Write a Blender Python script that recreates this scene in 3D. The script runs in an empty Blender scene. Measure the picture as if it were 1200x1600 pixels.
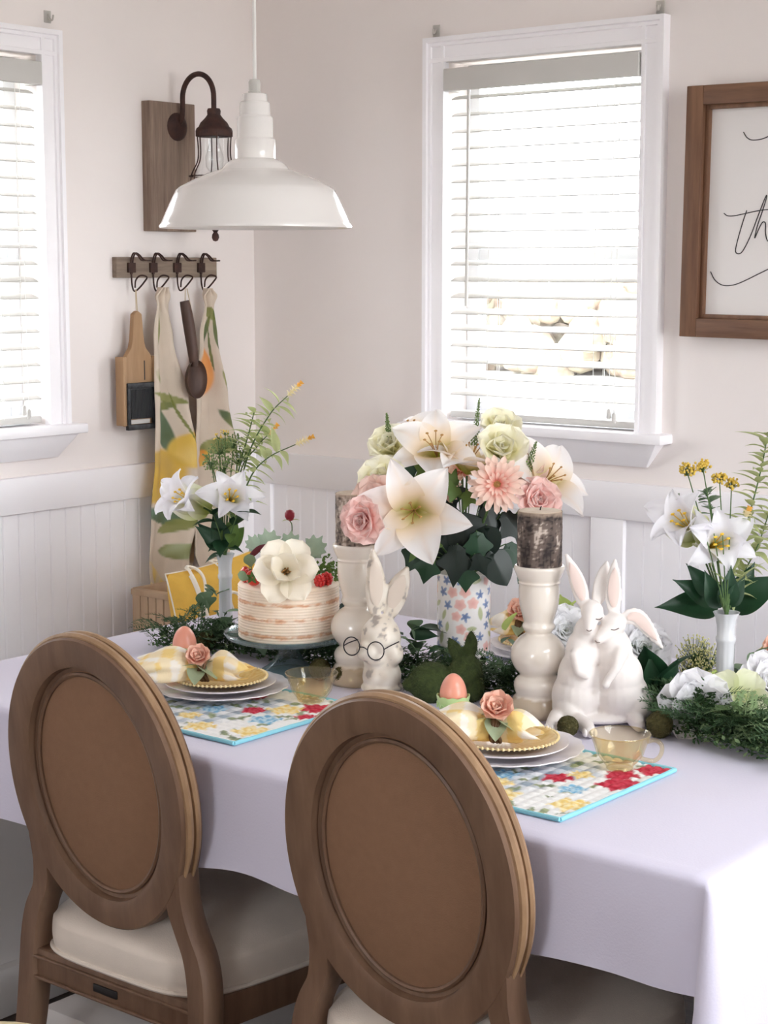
import bpy, bmesh, math, random
import numpy as np
from mathutils import Vector, Matrix, noise

random.seed(7)
scene = bpy.context.scene
COL = scene.collection
PI = math.pi
R = math.radians

# ------------------------------------------------------------------ camera
cam_data = bpy.data.cameras.new('camera')
cam_data.sensor_fit = 'VERTICAL'
cam_data.sensor_height = 24.0
cam_data.lens = 41.19
cam = bpy.data.objects.new('camera', cam_data)
cam.location = (0.0, 0.0, 1.61)
cam.rotation_euler = (R(82.12), 0.0, R(39.2))
COL.objects.link(cam)
scene.camera = cam

# ------------------------------------------------------------------ sky, daylight, exposure
world = bpy.data.worlds.new('overcast_sky')
scene.world = world
world.use_nodes = True
bgn = world.node_tree.nodes['Background']
bgn.inputs[0].default_value = (0.93, 0.965, 1.0, 1.0)
bgn.inputs[1].default_value = 13.6
scene.view_settings.view_transform = 'Standard'
scene.view_settings.look = 'None'
scene.view_settings.exposure = 0.09
scene.view_settings.gamma = 1.0
scene.view_settings.use_curve_mapping = False
cy = scene.cycles
cy.max_bounces = 10
cy.diffuse_bounces = 7
cy.glossy_bounces = 4
cy.transmission_bounces = 8
cy.transparent_max_bounces = 12
cy.caustics_reflective = False
cy.caustics_refractive = False
cy.sample_clamp_indirect = 6.0

def portal(name, loc, rot, sx, sy):
    l = bpy.data.lights.new(name, 'AREA')
    l.shape = 'RECTANGLE'; l.size = sx; l.size_y = sy
    l.cycles.is_portal = True
    o = bpy.data.objects.new(name, l); COL.objects.link(o)
    o.location = loc; o.rotation_euler = rot
# portals: two blind windows, plus unseen door, skylight and rear openings added for light
XW, YB = -3.55, 3.756            # planes of the left wall and of the back wall
XR, YF, ZC = 5.20, -2.20, 2.62   # right wall, wall behind the camera, ceiling
portal('sky_portal_back', (-2.5475, YB + 0.20, 1.68), (R(-90), 0, 0), 0.62, 0.96)
portal('sky_portal_left', (XW - 0.20, 2.667, 1.68), (0, R(-90), 0), 0.96, 0.62)
portal('sky_portal_added_door', (XR + 0.2, 2.05, 1.17), (0, R(90), 0), 2.3, 2.9)  # added out of view to bring daylight from the right
portal('sky_portal_added_skylight', (0.9, 2.15, ZC + 0.1), (0, 0, 0), 1.2, 1.7)  # added overhead opening, brightens table top and left wall
portal('sky_portal_added_rear', (-1.0, YF - 0.2, 1.6), (R(90), 0, 0), 1.1, 1.0)  # added opening behind the camera, fills chair backs and front skirt

# ------------------------------------------------------------------ helpers
def C(r, g, b, a=1.0):
    f = lambda c: (c / 255 / 12.92) if c <= 10.3 else ((c / 255 + 0.055) / 1.055) ** 2.4
    return (f(r), f(g), f(b), a)

def mixc(a, b, t):
    t = max(0.0, min(1.0, t))
    return tuple(a[i] * (1 - t) + b[i] * t for i in range(3)) + (1.0,)

def sstep(a, b, x):
    t = max(0.0, min(1.0, (x - a) / (b - a)))
    return t * t * (3 - 2 * t)

MATS = {}
def mat(name, col=(0.8, 0.8, 0.8, 1), rough=0.5, var=0.0, vscale=8.0, stretch=(1, 1, 1), col2=None,
        bump=0.0, bscale=60.0, vcol=False, metal=0.0, coat=0.0, transl=0.0, trans=0.0, ior=1.45,
        sss=0.0, sheen=0.0, spec=0.5):
    m = bpy.data.materials.new(name); m.use_nodes = True
    nt = m.node_tree; N = nt.nodes; L = nt.links
    p = N['Principled BSDF']; out = N['Material Output']
    p.inputs['Base Color'].default_value = col
    p.inputs['Roughness'].default_value = rough
    p.inputs['Metallic'].default_value = metal
    p.inputs['Coat Weight'].default_value = coat
    p.inputs['Coat Roughness'].default_value = 0.08
    p.inputs['Transmission Weight'].default_value = trans
    p.inputs['IOR'].default_value = ior
    p.inputs['Sheen Weight'].default_value = sheen
    p.inputs['Specular IOR Level'].default_value = spec
    if sss:
        p.inputs['Subsurface Weight'].default_value = sss
        p.inputs['Subsurface Radius'].default_value = (0.01, 0.006, 0.004)
    src = None
    tc = N.new('ShaderNodeTexCoord'); mp = N.new('ShaderNodeMapping')
    mp.inputs['Scale'].default_value = stretch
    L.new(tc.outputs['Object'], mp.inputs['Vector'])
    if vcol:
        a = N.new('ShaderNodeVertexColor'); a.layer_name = 'Col'; src = a.outputs['Color']
    if var > 0 or col2 is not None:
        n = N.new('ShaderNodeTexNoise'); n.inputs['Scale'].default_value = vscale
        n.inputs['Detail'].default_value = 5.0; n.inputs['Roughness'].default_value = 0.62
        L.new(mp.outputs['Vector'], n.inputs['Vector'])
        if col2 is not None:
            rp = N.new('ShaderNodeValToRGB')
            rp.color_ramp.elements[0].position = 0.32; rp.color_ramp.elements[1].position = 0.68
            rp.color_ramp.elements[0].color = col; rp.color_ramp.elements[1].color = col2
            L.new(n.outputs['Fac'], rp.inputs['Fac'])
            src = rp.outputs['Color']
        else:
            h = N.new('ShaderNodeHueSaturation')
            mr = N.new('ShaderNodeMapRange')
            mr.inputs['From Min'].default_value = 0.25; mr.inputs['From Max'].default_value = 0.75
            mr.inputs['To Min'].default_value = 1 - var; mr.inputs['To Max'].default_value = 1 + var
            L.new(n.outputs['Fac'], mr.inputs['Value']); L.new(mr.outputs['Result'], h.inputs['Value'])
            if src is None: h.inputs['Color'].default_value = col
            else: L.new(src, h.inputs['Color'])
            src = h.outputs['Color']
    if src is not None: L.new(src, p.inputs['Base Color'])
    if bump > 0:
        n2 = N.new('ShaderNodeTexNoise'); n2.inputs['Scale'].default_value = bscale
        n2.inputs['Detail'].default_value = 4.0
        L.new(mp.outputs['Vector'], n2.inputs['Vector'])
        b = N.new('ShaderNodeBump'); b.inputs['Strength'].default_value = bump
        b.inputs['Distance'].default_value = 0.003
        L.new(n2.outputs['Fac'], b.inputs['Height']); L.new(b.outputs['Normal'], p.inputs['Normal'])
    if transl > 0:
        t = N.new('ShaderNodeBsdfTranslucent'); mx = N.new('ShaderNodeMixShader')
        mx.inputs[0].default_value = transl
        if src is not None: L.new(src, t.inputs['Color'])
        else: t.inputs['Color'].default_value = col
        L.new(p.outputs[0], mx.inputs[1]); L.new(t.outputs[0], mx.inputs[2])
        L.new(mx.outputs[0], out.inputs['Surface'])
    MATS[name] = m
    return m

def clear_glass(name, tint=(1, 1, 1, 1), gloss=0.06, body=0.0):
    """thin glass: see-through with a mirror coat by the facing angle"""
    m = bpy.data.materials.new(name); m.use_nodes = True
    nt = m.node_tree; N = nt.nodes; L = nt.links
    N.remove(N['Principled BSDF']); out = N['Material Output']
    tr = N.new('ShaderNodeBsdfTransparent'); tr.inputs[0].default_value = tint
    gl = N.new('ShaderNodeBsdfGlossy'); gl.inputs['Roughness'].default_value = 0.03
    lw0 = N.new('ShaderNodeLayerWeight'); lw0.inputs['Blend'].default_value = 0.5
    pw = N.new('ShaderNodeMath'); pw.operation = 'POWER'; pw.inputs[1].default_value = 3.0
    L.new(lw0.outputs['Facing'], pw.inputs[0])
    lw = N.new('ShaderNodeMath'); lw.operation = 'MULTIPLY_ADD'; lw.inputs[1].default_value = 0.6; lw.inputs[2].default_value = 0.04
    L.new(pw.outputs[0], lw.inputs[0])
    mx = N.new('ShaderNodeMixShader')
    L.new(lw.outputs[0], mx.inputs[0]); L.new(tr.outputs[0], mx.inputs[1]); L.new(gl.outputs[0], mx.inputs[2])
    last = mx
    if body > 0:
        df = N.new('ShaderNodeBsdfDiffuse'); df.inputs[0].default_value = tint
        m2 = N.new('ShaderNodeMixShader'); m2.inputs[0].default_value = body
        L.new(mx.outputs[0], m2.inputs[1]); L.new(df.outputs[0], m2.inputs[2]); last = m2
    L.new(last.outputs[0], out.inputs['Surface'])
    MATS[name] = m
    return m

def wood(name, a, b, scale=6.0, stretch=(1, 1, 8), rough=0.55, bump=0.25):
    return mat(name, a, rough, col2=b, vscale=scale, stretch=stretch, bump=bump, bscale=scale * 4)

class MB:
    """collects shapes of one mesh"""
    def __init__(s): s.v = []; s.f = []; s.uv = []
    def _add(s, vs, fs, uvs=None):
        k = len(s.v); s.v += [tuple(q) for q in vs]; s.f += [tuple(i + k for i in q) for q in fs]
        s.uv += uvs if uvs else [(0.0, 0.0)] * len(vs)
        return s
    def box(s, x0, x1, y0, y1, z0, z1):
        v = [(x0, y0, z0), (x1, y0, z0), (x1, y1, z0), (x0, y1, z0), (x0, y0, z1), (x1, y0, z1), (x1, y1, z1), (x0, y1, z1)]
        return s._add(v, [(0, 3, 2, 1), (4, 5, 6, 7), (0, 1, 5, 4), (1, 2, 6, 5), (2, 3, 7, 6), (3, 0, 4, 7)])
    def hexa(s, v):
        return s._add(v, [(0, 3, 2, 1), (4, 5, 6, 7), (0, 1, 5, 4), (1, 2, 6, 5), (2, 3, 7, 6), (3, 0, 4, 7)])
    def lathe(s, prof, n=32, c=(0, 0, 0), rf=None, cap0=False, cap1=False):
        vs = []; fs = []; uv = []
        for i, (r, z) in enumerate(prof):
            for j in range(n):
                t = 2 * PI * j / n; rr = r * (rf(t, i) if rf else 1)
                vs.append((c[0] + rr * math.cos(t), c[1] + rr * math.sin(t), c[2] + z)); uv.append((j / n, i / max(1, len(prof) - 1)))
        for i in range(len(prof) - 1):
            for j in range(n):
                k = (j + 1) % n
                fs.append((i * n + j, i * n + k, (i + 1) * n + k, (i + 1) * n + j))
        if cap0: fs.append(tuple(reversed(range(n))))
        if cap1: fs.append(tuple((len(prof) - 1) * n + j for j in range(n)))
        return s._add(vs, fs, uv)
    def tube(s, pts, r, n=8, closed=False, cap=True):
        pts = [Vector(p) for p in pts]; m = len(pts)
        rad = r if isinstance(r, (list, tuple)) else [r] * m
        vs = []; fs = []
        up = None
        for i, p in enumerate(pts):
            a = pts[(i - 1) % m] if (closed or i > 0) else p
            b = pts[(i + 1) % m] if (closed or i < m - 1) else p
            t = (b - a)
            t = t.normalized() if t.length > 1e-9 else Vector((0, 0, 1))
            if up is None:
                up = Vector((0, 0, 1)) if abs(t.z) < 0.9 else Vector((1, 0, 0))
            x = t.cross(up)
            if x.length < 1e-6: x = t.orthogonal()
            x.normalize(); y = x.cross(t).normalized(); up = y
            for j in range(n):
                q = 2 * PI * j / n
                vs.append(p + (x * math.cos(q) + y * math.sin(q)) * rad[i])
        for i in range(m if closed else m - 1):
            for j in range(n):
                k = (j + 1) % n; i2 = (i + 1) % m
                fs.append((i * n + j, i * n + k, i2 * n + k, i2 * n + j))
        if cap and not closed:
            fs.append(tuple(reversed(range(n)))); fs.append(tuple((m - 1) * n + j for j in range(n)))
        return s._add(vs, fs)
    def grid(s, fn, nu, nv, cu=False, cv=False):
        vs = []; fs = []; uv = []
        for i in range(nu + (0 if cu else 1)):
            for j in range(nv + (0 if cv else 1)):
                u, v = i / nu, j / nv
                vs.append(fn(u, v)); uv.append((u, v))
        nj = nv if cv else nv + 1; ni = nu if cu else nu + 1
        for i in range(nu):
            for j in range(nv):
                a, b = (i + 1) % ni, (j + 1) % nj
                fs.append((i * nj + j, a * nj + j, a * nj + b, i * nj + b))
        return s._add(vs, fs, uv)
    def prism(s, poly, z0, z1, ax='z'):
        n = len(poly); vs = []
        for z in (z0, z1):
            for (a, b) in poly:
                vs.append({'z': (a, b, z), 'y': (a, z, b), 'x': (z, a, b)}[ax])
        fs = [tuple(reversed(range(n))), tuple(range(n, 2 * n))]
        fs += [(i, (i + 1) % n, n + (i + 1) % n, n + i) for i in range(n)]
        return s._add(vs, fs)
    def ball(s, c, r, nu=12, nv=8, M=None):
        if not isinstance(r, (list, tuple)): r = (r, r, r)
        def fn(u, v):
            t = 2 * PI * u; q = PI * (v * 0.998 + 0.001)
            p = Vector((r[0] * math.sin(q) * math.cos(t), r[1] * math.sin(q) * math.sin(t), -r[2] * math.cos(q)))
            if M is not None: p = M @ p
            return (p.x + c[0], p.y + c[1], p.z + c[2])
        return s.grid(fn, nu, nv, cu=True)
    def add(s, o, M):
        return s._add([tuple(M @ Vector(p)) for p in o.v], o.f, list(o.uv))
    def mesh(s, name, m=None, smooth=True, bevel=0.0, colf=None, ang=40, solid=0.0, fixn=True):
        me = bpy.data.meshes.new(name)
        me.from_pydata(s.v, [], s.f)
        if colf:
            ca = me.color_attributes.new('Col', 'FLOAT_COLOR', 'POINT')
            buf = []
            for p, q in zip(s.v, s.uv): buf += list(colf(p, q))
            ca.data.foreach_set('color', buf)
        if bevel > 0 or fixn or solid > 0:
            bm = bmesh.new(); bm.from_mesh(me)
            if fixn: bmesh.ops.recalc_face_normals(bm, faces=bm.faces)
            if bevel > 0:
                es = [e for e in bm.edges if len(e.link_faces) == 2 and e.calc_face_angle(0) > R(35)]
                bmesh.ops.bevel(bm, geom=es, offset=bevel, segments=2, profile=0.5, affect='EDGES', clamp_overlap=True)
            if solid != 0: bmesh.ops.solidify(bm, geom=bm.faces[:], thickness=solid)
            bm.to_mesh(me); bm.free()
        if m is not None: me.materials.append(MATS[m] if isinstance(m, str) else m)
        if smooth:
            me.shade_smooth()
            try: me.set_sharp_from_angle(angle=R(ang))
            except Exception: pass
        return me
    def build(s, name, m, parent=None, **k):
        return obj(name, s.mesh(name, m, **k), parent)

def obj(name, me, parent=None, M=None):
    o = bpy.data.objects.new(name, me); COL.objects.link(o)
    if parent is not None: o.parent = parent
    if M is not None: o.matrix_local = M if isinstance(M, Matrix) else Matrix.Translation(M)
    return o

def tag(o, label=None, cat=None, group=None, kind=None):
    if label: o['label'] = label
    if cat: o['category'] = cat
    if group: o['group'] = group
    if kind: o['kind'] = kind
    return o

def thing(name, label, cat, loc=(0, 0, 0), rz=0.0, group=None, M=None):
    o = bpy.data.objects.new(name, None); COL.objects.link(o)
    o.empty_display_size = 0.05
    if M is not None: o.matrix_world = M
    else: o.location = loc; o.rotation_euler = (0, 0, rz)
    return tag(o, label, cat, group)

def struct(name, label=None, loc=(0, 0, 0), rz=0.0):
    o = bpy.data.objects.new(name, None); COL.objects.link(o)
    o.location = loc; o.rotation_euler = (0, 0, rz); o.empty_display_size = 0.05
    return tag(o, label, None, None, 'structure')

def facing(loc, d, roll=0.0, s=1.0):
    """frame at loc whose local z looks along d"""
    z = Vector(d).normalized()
    x = Vector((0, 0, 1)).cross(z)
    if x.length < 1e-4: x = Vector((1, 0, 0))
    x.normalize(); y = z.cross(x)
    M = Matrix((x, y, z)).transposed().to_4x4()
    return Matrix.Translation(loc) @ M @ Matrix.Rotation(roll, 4, 'Z') @ Matrix.Scale(s, 4)

def organic(prims, voxel=0.004, it=6, name='body'):
    """one continuous skin over balls and tapered limbs"""
    mb = MB()
    for q in prims:
        if q[0] == 'b':   # ball: centre, radii, optional rotation
            mb.ball(q[1], q[2], 20, 14, q[3] if len(q) > 3 else None)
        else:             # limb: points, radii
            pts, rad = q[1], q[2]
            for i in range(len(pts) - 1):
                a, b = Vector(pts[i]), Vector(pts[i + 1]); n = max(2, int((b - a).length / (0.45 * min(rad[i], rad[i + 1]))))
                for k in range(n + 1):
                    t = k / n; mb.ball(a.lerp(b, t), rad[i] * (1 - t) + rad[i + 1] * t, 12, 8)
    me = mb.mesh(name, smooth=False)
    o = bpy.data.objects.new('tmp', me); COL.objects.link(o)
    r = o.modifiers.new('r', 'REMESH'); r.mode = 'VOXEL'; r.voxel_size = voxel; r.use_smooth_shade = True
    sm = o.modifiers.new('s', 'SMOOTH'); sm.factor = 0.5; sm.iterations = it
    dg = bpy.context.evaluated_depsgraph_get(); dg.update()
    res = bpy.data.meshes.new_from_object(o.evaluated_get(dg))
    res.name = name
    bpy.data.objects.remove(o); bpy.data.meshes.remove(me)
    res.shade_smooth()
    return res

def paint(me, fn):
    ca = me.color_attributes.new('Col', 'FLOAT_COLOR', 'POINT')
    buf = []
    for v in me.vertices: buf += list(fn(v.co))
    ca.data.foreach_set('color', buf)

def bez(pts, n=8):
    """smooth path through points (Catmull-Rom)"""
    P = [Vector(p) for p in pts]
    P = [P[0] * 2 - P[1]] + P + [P[-1] * 2 - P[-2]]
    out = []
    for i in range(1, len(P) - 2):
        for k in range(n):
            t = k / n; a, b, c, d = P[i - 1], P[i], P[i + 1], P[i + 2]
            out.append(0.5 * ((2 * b) + (c - a) * t + (2 * a - 5 * b + 4 * c - d) * t * t + (3 * b - a - 3 * c + d) * t ** 3))
    out.append(P[-2]); return out

def nz(x, y, z, s=1.0): return noise.noise(Vector((x * s, y * s, z * s)))

# screen-facing frame used for figurines that look into the room
VIEW = R(39.2)

# ------------------------------------------------------------------ materials of the room
mat('wall_paint', C(239, 232, 229), 0.75, var=0.015, vscale=2.0, bump=0.04, bscale=90)
mat('trim_paint', C(250, 248, 251), 0.42, var=0.01, vscale=3.0)
mat('ceiling_paint', C(250, 248, 246), 0.8)
mat('blind_white', C(206, 204, 200), 0.45, transl=0.03)
mat('blind_cord', C(235, 235, 232), 0.7)
wood('floor_wood', C(62, 46, 38), C(40, 29, 24), 3.0, (1, 9, 1), 0.4)
clear_glass('window_glass')
mat('gap_dark', C(70, 66, 64), 0.9)
mat('patio', C(200, 197, 190), 0.9, var=0.05)
mat('vinyl_sash', C(225, 228, 232), 0.4)

# ------------------------------------------------------------------ shell
def room():
    fl = MB().box(XW - .14, XR + .14, YF - .14, YB + .14, -0.05, 0.0).build('floor', 'floor_wood', fixn=True)
    tag(fl, 'dark brown wooden floor', None, None, 'structure')
    ce = MB().box(XW - .14, 0.3, YF - .14, YB + .14, ZC, ZC + 0.05).box(1.5, XR + .14, YF - .14, YB + .14, ZC, ZC + 0.05).box(0.3, 1.5, YF - .14, 1.3, ZC, ZC + 0.05).box(0.3, 1.5, 3.0, YB + .14, ZC, ZC + 0.05).build('ceiling', 'ceiling_paint', smooth=False)
    tag(ce, 'plain white ceiling with a skylight opening added for fill light', None, None, 'structure')
    def wall(name, label, axis, pos, thick, a0, a1, holes):
        # boxes around the openings: holes (a0, a1, z0, z1) in order
        m = MB(); t0, t1 = sorted((pos, pos + thick))
        def bx(p, q, z0, z1):
            if axis == 'x': m.box(t0, t1, p, q, z0, z1)
            else: m.box(p, q, t0, t1, z0, z1)
        cur = a0
        for (h0, h1, z0, z1) in holes:
            bx(cur, h0, 0, ZC)
            if z0 > 0: bx(h0, h1, 0, z0)
            bx(h0, h1, z1, ZC); cur = h1
        bx(cur, a1, 0, ZC)
        o = m.build(name, 'wall_paint', smooth=False)
        return tag(o, label, None, None, 'structure')
    wl = wall('wall_left', 'white wall with the sconce, hook rail and a blind window', 'x', XW, -0.14, YF - .14, YB + .14, [(2.3695, 2.9645, 1.21, 2.143)])
    wb = wall('wall_back', 'white wall with blind window above beadboard panels', 'y', YB, 0.14, XW, XR + .14, [(-2.845, -2.25, 1.21, 2.143)])
    wall('wall_right', 'white wall with an unseen door opening added for daylight', 'x', XR, 0.14, YF - .14, YB, [(0.6, 3.5, 0.02, 2.32)])
    wall('wall_front', 'white wall behind the camera with an opening added for fill light', 'y', YF, -0.14, XW, XR, [(-1.55, -0.45, 1.1, 2.1)])
    # wainscot: rail, stiles, beadboard planks as pieces of the walls
    pl = MB()
    pl.prism([(-0.0258, 0), (-0.0258, -0.006), (-0.0240, -0.0072), (-0.0222, -0.006), (-0.0210, -0.0068), (0.0240, -0.0068), (0.0258, -0.0056), (0.0258, 0)], 0.14, 0.995, 'z')
    plank = pl.mesh('beadboard_plank', 'trim_paint', ang=20)
    x = -3.476 + 0.026
    stiles = [(-3.55, -3.476), (-2.374, -2.278), (-1.176, -1.08), (0.0, 0.096)]
    def in_stile(x): return any(a - 0.01 < x < b + 0.01 for a, b in stiles)
    while x < 0.3:
        if not in_stile(x): obj('beadboard_plank', plank, wb, Matrix.Translation((x, YB, 0)))
        x += 0.052
    for a, b in stiles:
        MB().box(a, b, YB - 0.020, YB, 0.14, 0.99).build('stile', 'trim_paint', wb, bevel=0.0015)
    y = 3.72
    while y > 2.2:
        obj('beadboard_plank', plank, wl, Matrix.Translation((XW, y, 0)) @ Matrix.Rotation(R(90), 4, 'Z'))
        y -= 0.052
    for n, (nm, a) in enumerate((('trim_1', 'white flat chair rail board along the back wall'), ('trim_2', 'white flat chair rail board along the left wall'))):
        m = MB()
        if n == 0: m.box(XW, XR, YB - 0.022, YB, 0.99, 1.082)
        else: m.box(XW, XW + 0.022, YF, YB - 0.022, 0.99, 1.082)
        tag(m.build(nm, 'trim_paint', bevel=0.002), a, None, None, 'structure')
    for n, (nm, a) in enumerate((('baseboard_back', 'white baseboard of the back wall'), ('baseboard_left', 'white baseboard of the left wall'))):
        m = MB()
        if n == 0: m.box(XW + 0.024, XR, YB - 0.022, YB, 0, 0.14)
        else: m.box(XW, XW + 0.022, YF, YB - 0.024, 0, 0.14)
        tag(m.build(nm, 'trim_paint', bevel=0.002), a, None, None, 'structure')
    g = MB().box(-90, 90, -90, 90, -0.42, -0.4).build('ground', 'patio', smooth=False)
    tag(g, 'pale paving outside the windows', None, None, 'structure')
room()

def window(name, label, loc, rz, w=0.595, h=0.933):
    """local x along the wall, y outwards, z up from the opening's sill"""
    t = struct(name, label, loc, rz)
    a = w / 2
    def casing_board(pts, nm):
        pass
    # flat casing boards with stepped edges
    cw, proud = 0.064, 0.018
    pr = [(0, 0), (0, -.023), (.010, -.023), (.0115, -.018), (cw - .024, -.018), (cw - .022, -.023), (cw - .014, -.023), (cw - .012, -.030), (cw, -.030), (cw, 0)]
    for sx in (-1, 1):
        MB().prism([(sx * (a + q), y) for q, y in pr], 0.0008, h + cw, 'z').build('casing_board', 'trim_paint', t, smooth=False)
    MB().prism([(y - .0004, h + q) for q, y in pr], -a - cw + .0005, a + cw - .0005, 'x').build('casing_board', 'trim_paint', t, smooth=False)
    MB().box(-a - 0.105, a + 0.095, -0.060, 0.10, -0.024, 0.0008).build('window_stool', 'trim_paint', t, bevel=0.004)
    m = MB()
    zt, zb = -0.024, -0.086
    xa, xb = -a - 0.085, a + 0.075
    m.hexa([(xa + .045, -0.012, zb), (xb - .045, -0.012, zb), (xb - .045, 0, zb), (xa + .045, 0, zb),
            (xa, -0.046, zt), (xb, -0.046, zt), (xb, 0, zt), (xa, 0, zt)])
    m.build('window_apron', 'trim_paint', t, bevel=0.0015)
    # sash of white vinyl with two panes
    for sx in (-1, 1):
        x0, x1 = sorted((sx * (a - .0006), sx * (a - 0.038)))
        MB().box(x0, x1, 0.085, 0.125, 0.001, h - 0.001).build('sash_stile', 'vinyl_sash', t, bevel=0.002)
    for z0, z1 in ((0.001, 0.045), (0.415, 0.452), (h - 0.042, h - 0.001)):
        MB().box(-a + 0.038, a - 0.038, 0.088, 0.122, z0, z1).build('sash_rail', 'vinyl_sash', t, bevel=0.002)
    for z0, z1 in ((0.045, 0.415), (0.452, h - 0.042)):
        MB().box(-a + 0.038, a - 0.038, 0.103, 0.107, z0, z1).build('pane', 'window_glass', t, smooth=False)
    return t
window('window_1', 'white cased window with blind on the back wall', (-2.5475, YB, 1.21), 0)
window('window_2', 'white cased window at the left edge with blind', (XW, 2.667, 1.21), R(90))

def blind(label, loc, rz, w=0.595, h=0.933):
    t = thing('window_blind', label, 'blind', loc, rz, 'white slatted blinds in the windows')
    a = w / 2 - 0.004
    # valance just under the dark gap at the head of the opening
    MB().box(-a, a, -0.030, -0.012, h - 0.075, h - 0.018).box(-a, -a + .012, -0.012, 0.03, h - 0.075, h - 0.018).box(a - .012, a, -0.012, 0.03, h - 0.075, h - 0.018).build('valance', 'blind_white', t, bevel=0.003)
    MB().box(-a + .014, a - .014, -0.010, 0.045, h - 0.055, h - 0.022).build('headrail', 'blind_white', t)
    n, pitch = 20, 0.0428
    def sl(u, v):
        x = -a + 0.006 + (2 * a - 0.012) * u
        y = (v - 0.5) * 0.050
        return (x, y, 0.0032 * (1 - (2 * v - 1) ** 2))
    sm = MB().grid(sl, 2, 6)
    me = sm.mesh('slat', 'blind_white', solid=0.0026, ang=60)
    for k in range(n):
        z = h - 0.088 - k * pitch
        if z < 0.045: break
        obj('slat', me, t, Matrix.Translation((0, 0.024, z)) @ Matrix.Rotation(R(14), 4, 'X'))
    MB().box(-a + .006, a - .006, 0.0, 0.05, 0.006, 0.024).build('bottom_rail', 'blind_white', t, bevel=0.004)
    for x in (-a + 0.13, a - 0.13):
        m = MB()
        for yy in (-0.003, 0.050): m.tube([(x, yy, 0.02), (x, yy, h - 0.06)], 0.0007, 5)
        m.tube([(x + 0.012, 0.024, 0.02), (x + 0.012, 0.024, h - 0.06)], 0.0007, 5)
        m.build('ladder_cord', 'blind_cord', t)
    MB().tube([(-a + 0.075, -0.018, h - 0.06), (-a + 0.072, -0.019, h - 0.63)], 0.0042, 8).build('tilt_wand', 'blind_white', t)
    for x, zb in ((a - 0.075, 0.055), (a - 0.060, 0.045)):
        c = MB().tube([(x, -0.012, h - 0.06), (x, -0.014, zb)], 0.0009, 5).build('lift_cord', 'blind_cord', t)
        MB().lathe([(0.0015, 0.0), (0.005, -0.004), (0.0062, -0.022), (0.004, -0.026), (0.0005, -0.026)], 12, (x, -0.014, zb)).build('tassel', 'blind_white', c)
    return t
blind('white slatted blind with tilt wand in the back wall window', (-2.5475, YB, 1.21), 0)
blind('white slatted blind with hanging cords at the left edge', (XW, 2.667, 1.21), R(90))

# a brownish hedge stands well behind the back window
mat('hedge_leaf', C(116, 96, 84), 0.9, col2=C(150, 146, 128), vscale=3.0)
def hedge():
    m = MB(); rnd = random.Random(3)
    for i in range(280):
        m.ball((rnd.uniform(-25, -15), rnd.uniform(28, 30.5), rnd.uniform(-0.3, 1.3)), rnd.uniform(0.2, 0.5), 7, 5)
    o = m.build('garden_hedge', 'hedge_leaf')
    tag(o, 'brown garden hedge blurred by glare behind the back window', 'hedge')
hedge()

# ------------------------------------------------------------------ on the walls
wood('weathered_board', C(154, 134, 118), C(112, 92, 80), 46, (1, 1, .07), 0.8, 0.5)
wood('weathered_board_flat', C(154, 138, 122), C(116, 100, 88), 46, (1, .07, 1), 0.8, 0.5)
mat('rusty_iron', C(52, 38, 36), 0.62, col2=C(78, 52, 44), vscale=40, metal=0.4, bump=0.3, bscale=120)
mat('rusty_wire', C(74, 48, 40), 0.6, col2=C(50, 34, 32), vscale=60, metal=0.3)
clear_glass('jar_glass', (0.97, 0.98, 0.98, 1))
mat('clear_plastic', C(214, 210, 204), 0.25, transl=0.3)
wood('walnut_frame', C(136, 100, 74), C(98, 66, 48), 34, (1, 1, .08), 0.55)
wood('walnut_frame_h', C(136, 100, 74), C(98, 66, 48), 34, (.08, 1, 1), 0.55)
mat('sign_panel', C(230, 226, 224), 0.55)
mat('ink', C(44, 40, 42), 0.6)
mat('enamel', C(232, 228, 224), 0.16, coat=0.6)
mat('cord_white', C(228, 226, 222), 0.5)
mat('plastic_white', C(196, 194, 188), 0.45, bump=0.3, bscale=200)
mat('string', C(196, 178, 150), 0.9)

def wall_hook(label, loc, rz):
    t = thing('adhesive_hook', label, 'hook', loc, rz, 'clear stick-on hooks above the windows')
    MB().box(-0.011, 0.011, -0.003, 0, 0, 0.030).build('backing', 'clear_plastic', t, bevel=0.001)
    MB().tube(bez([(0, -0.003, 0.020), (0, -0.010, 0.008), (0.002, -0.018, 0.006), (0.004, -0.020, 0.018)], 5), 0.0024, 8).build('hook', 'clear_plastic', t)
wall_hook('clear stick-on hook above the left corner of the back window casing', (-2.885, YB, 2.212), 0)
wall_hook('clear stick-on hook above the right corner of the back window casing', (-2.213, YB, 2.212), 0)
wall_hook('clear stick-on hook above the window at the left edge', (XW, 3.005, 2.226), R(90))

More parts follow.
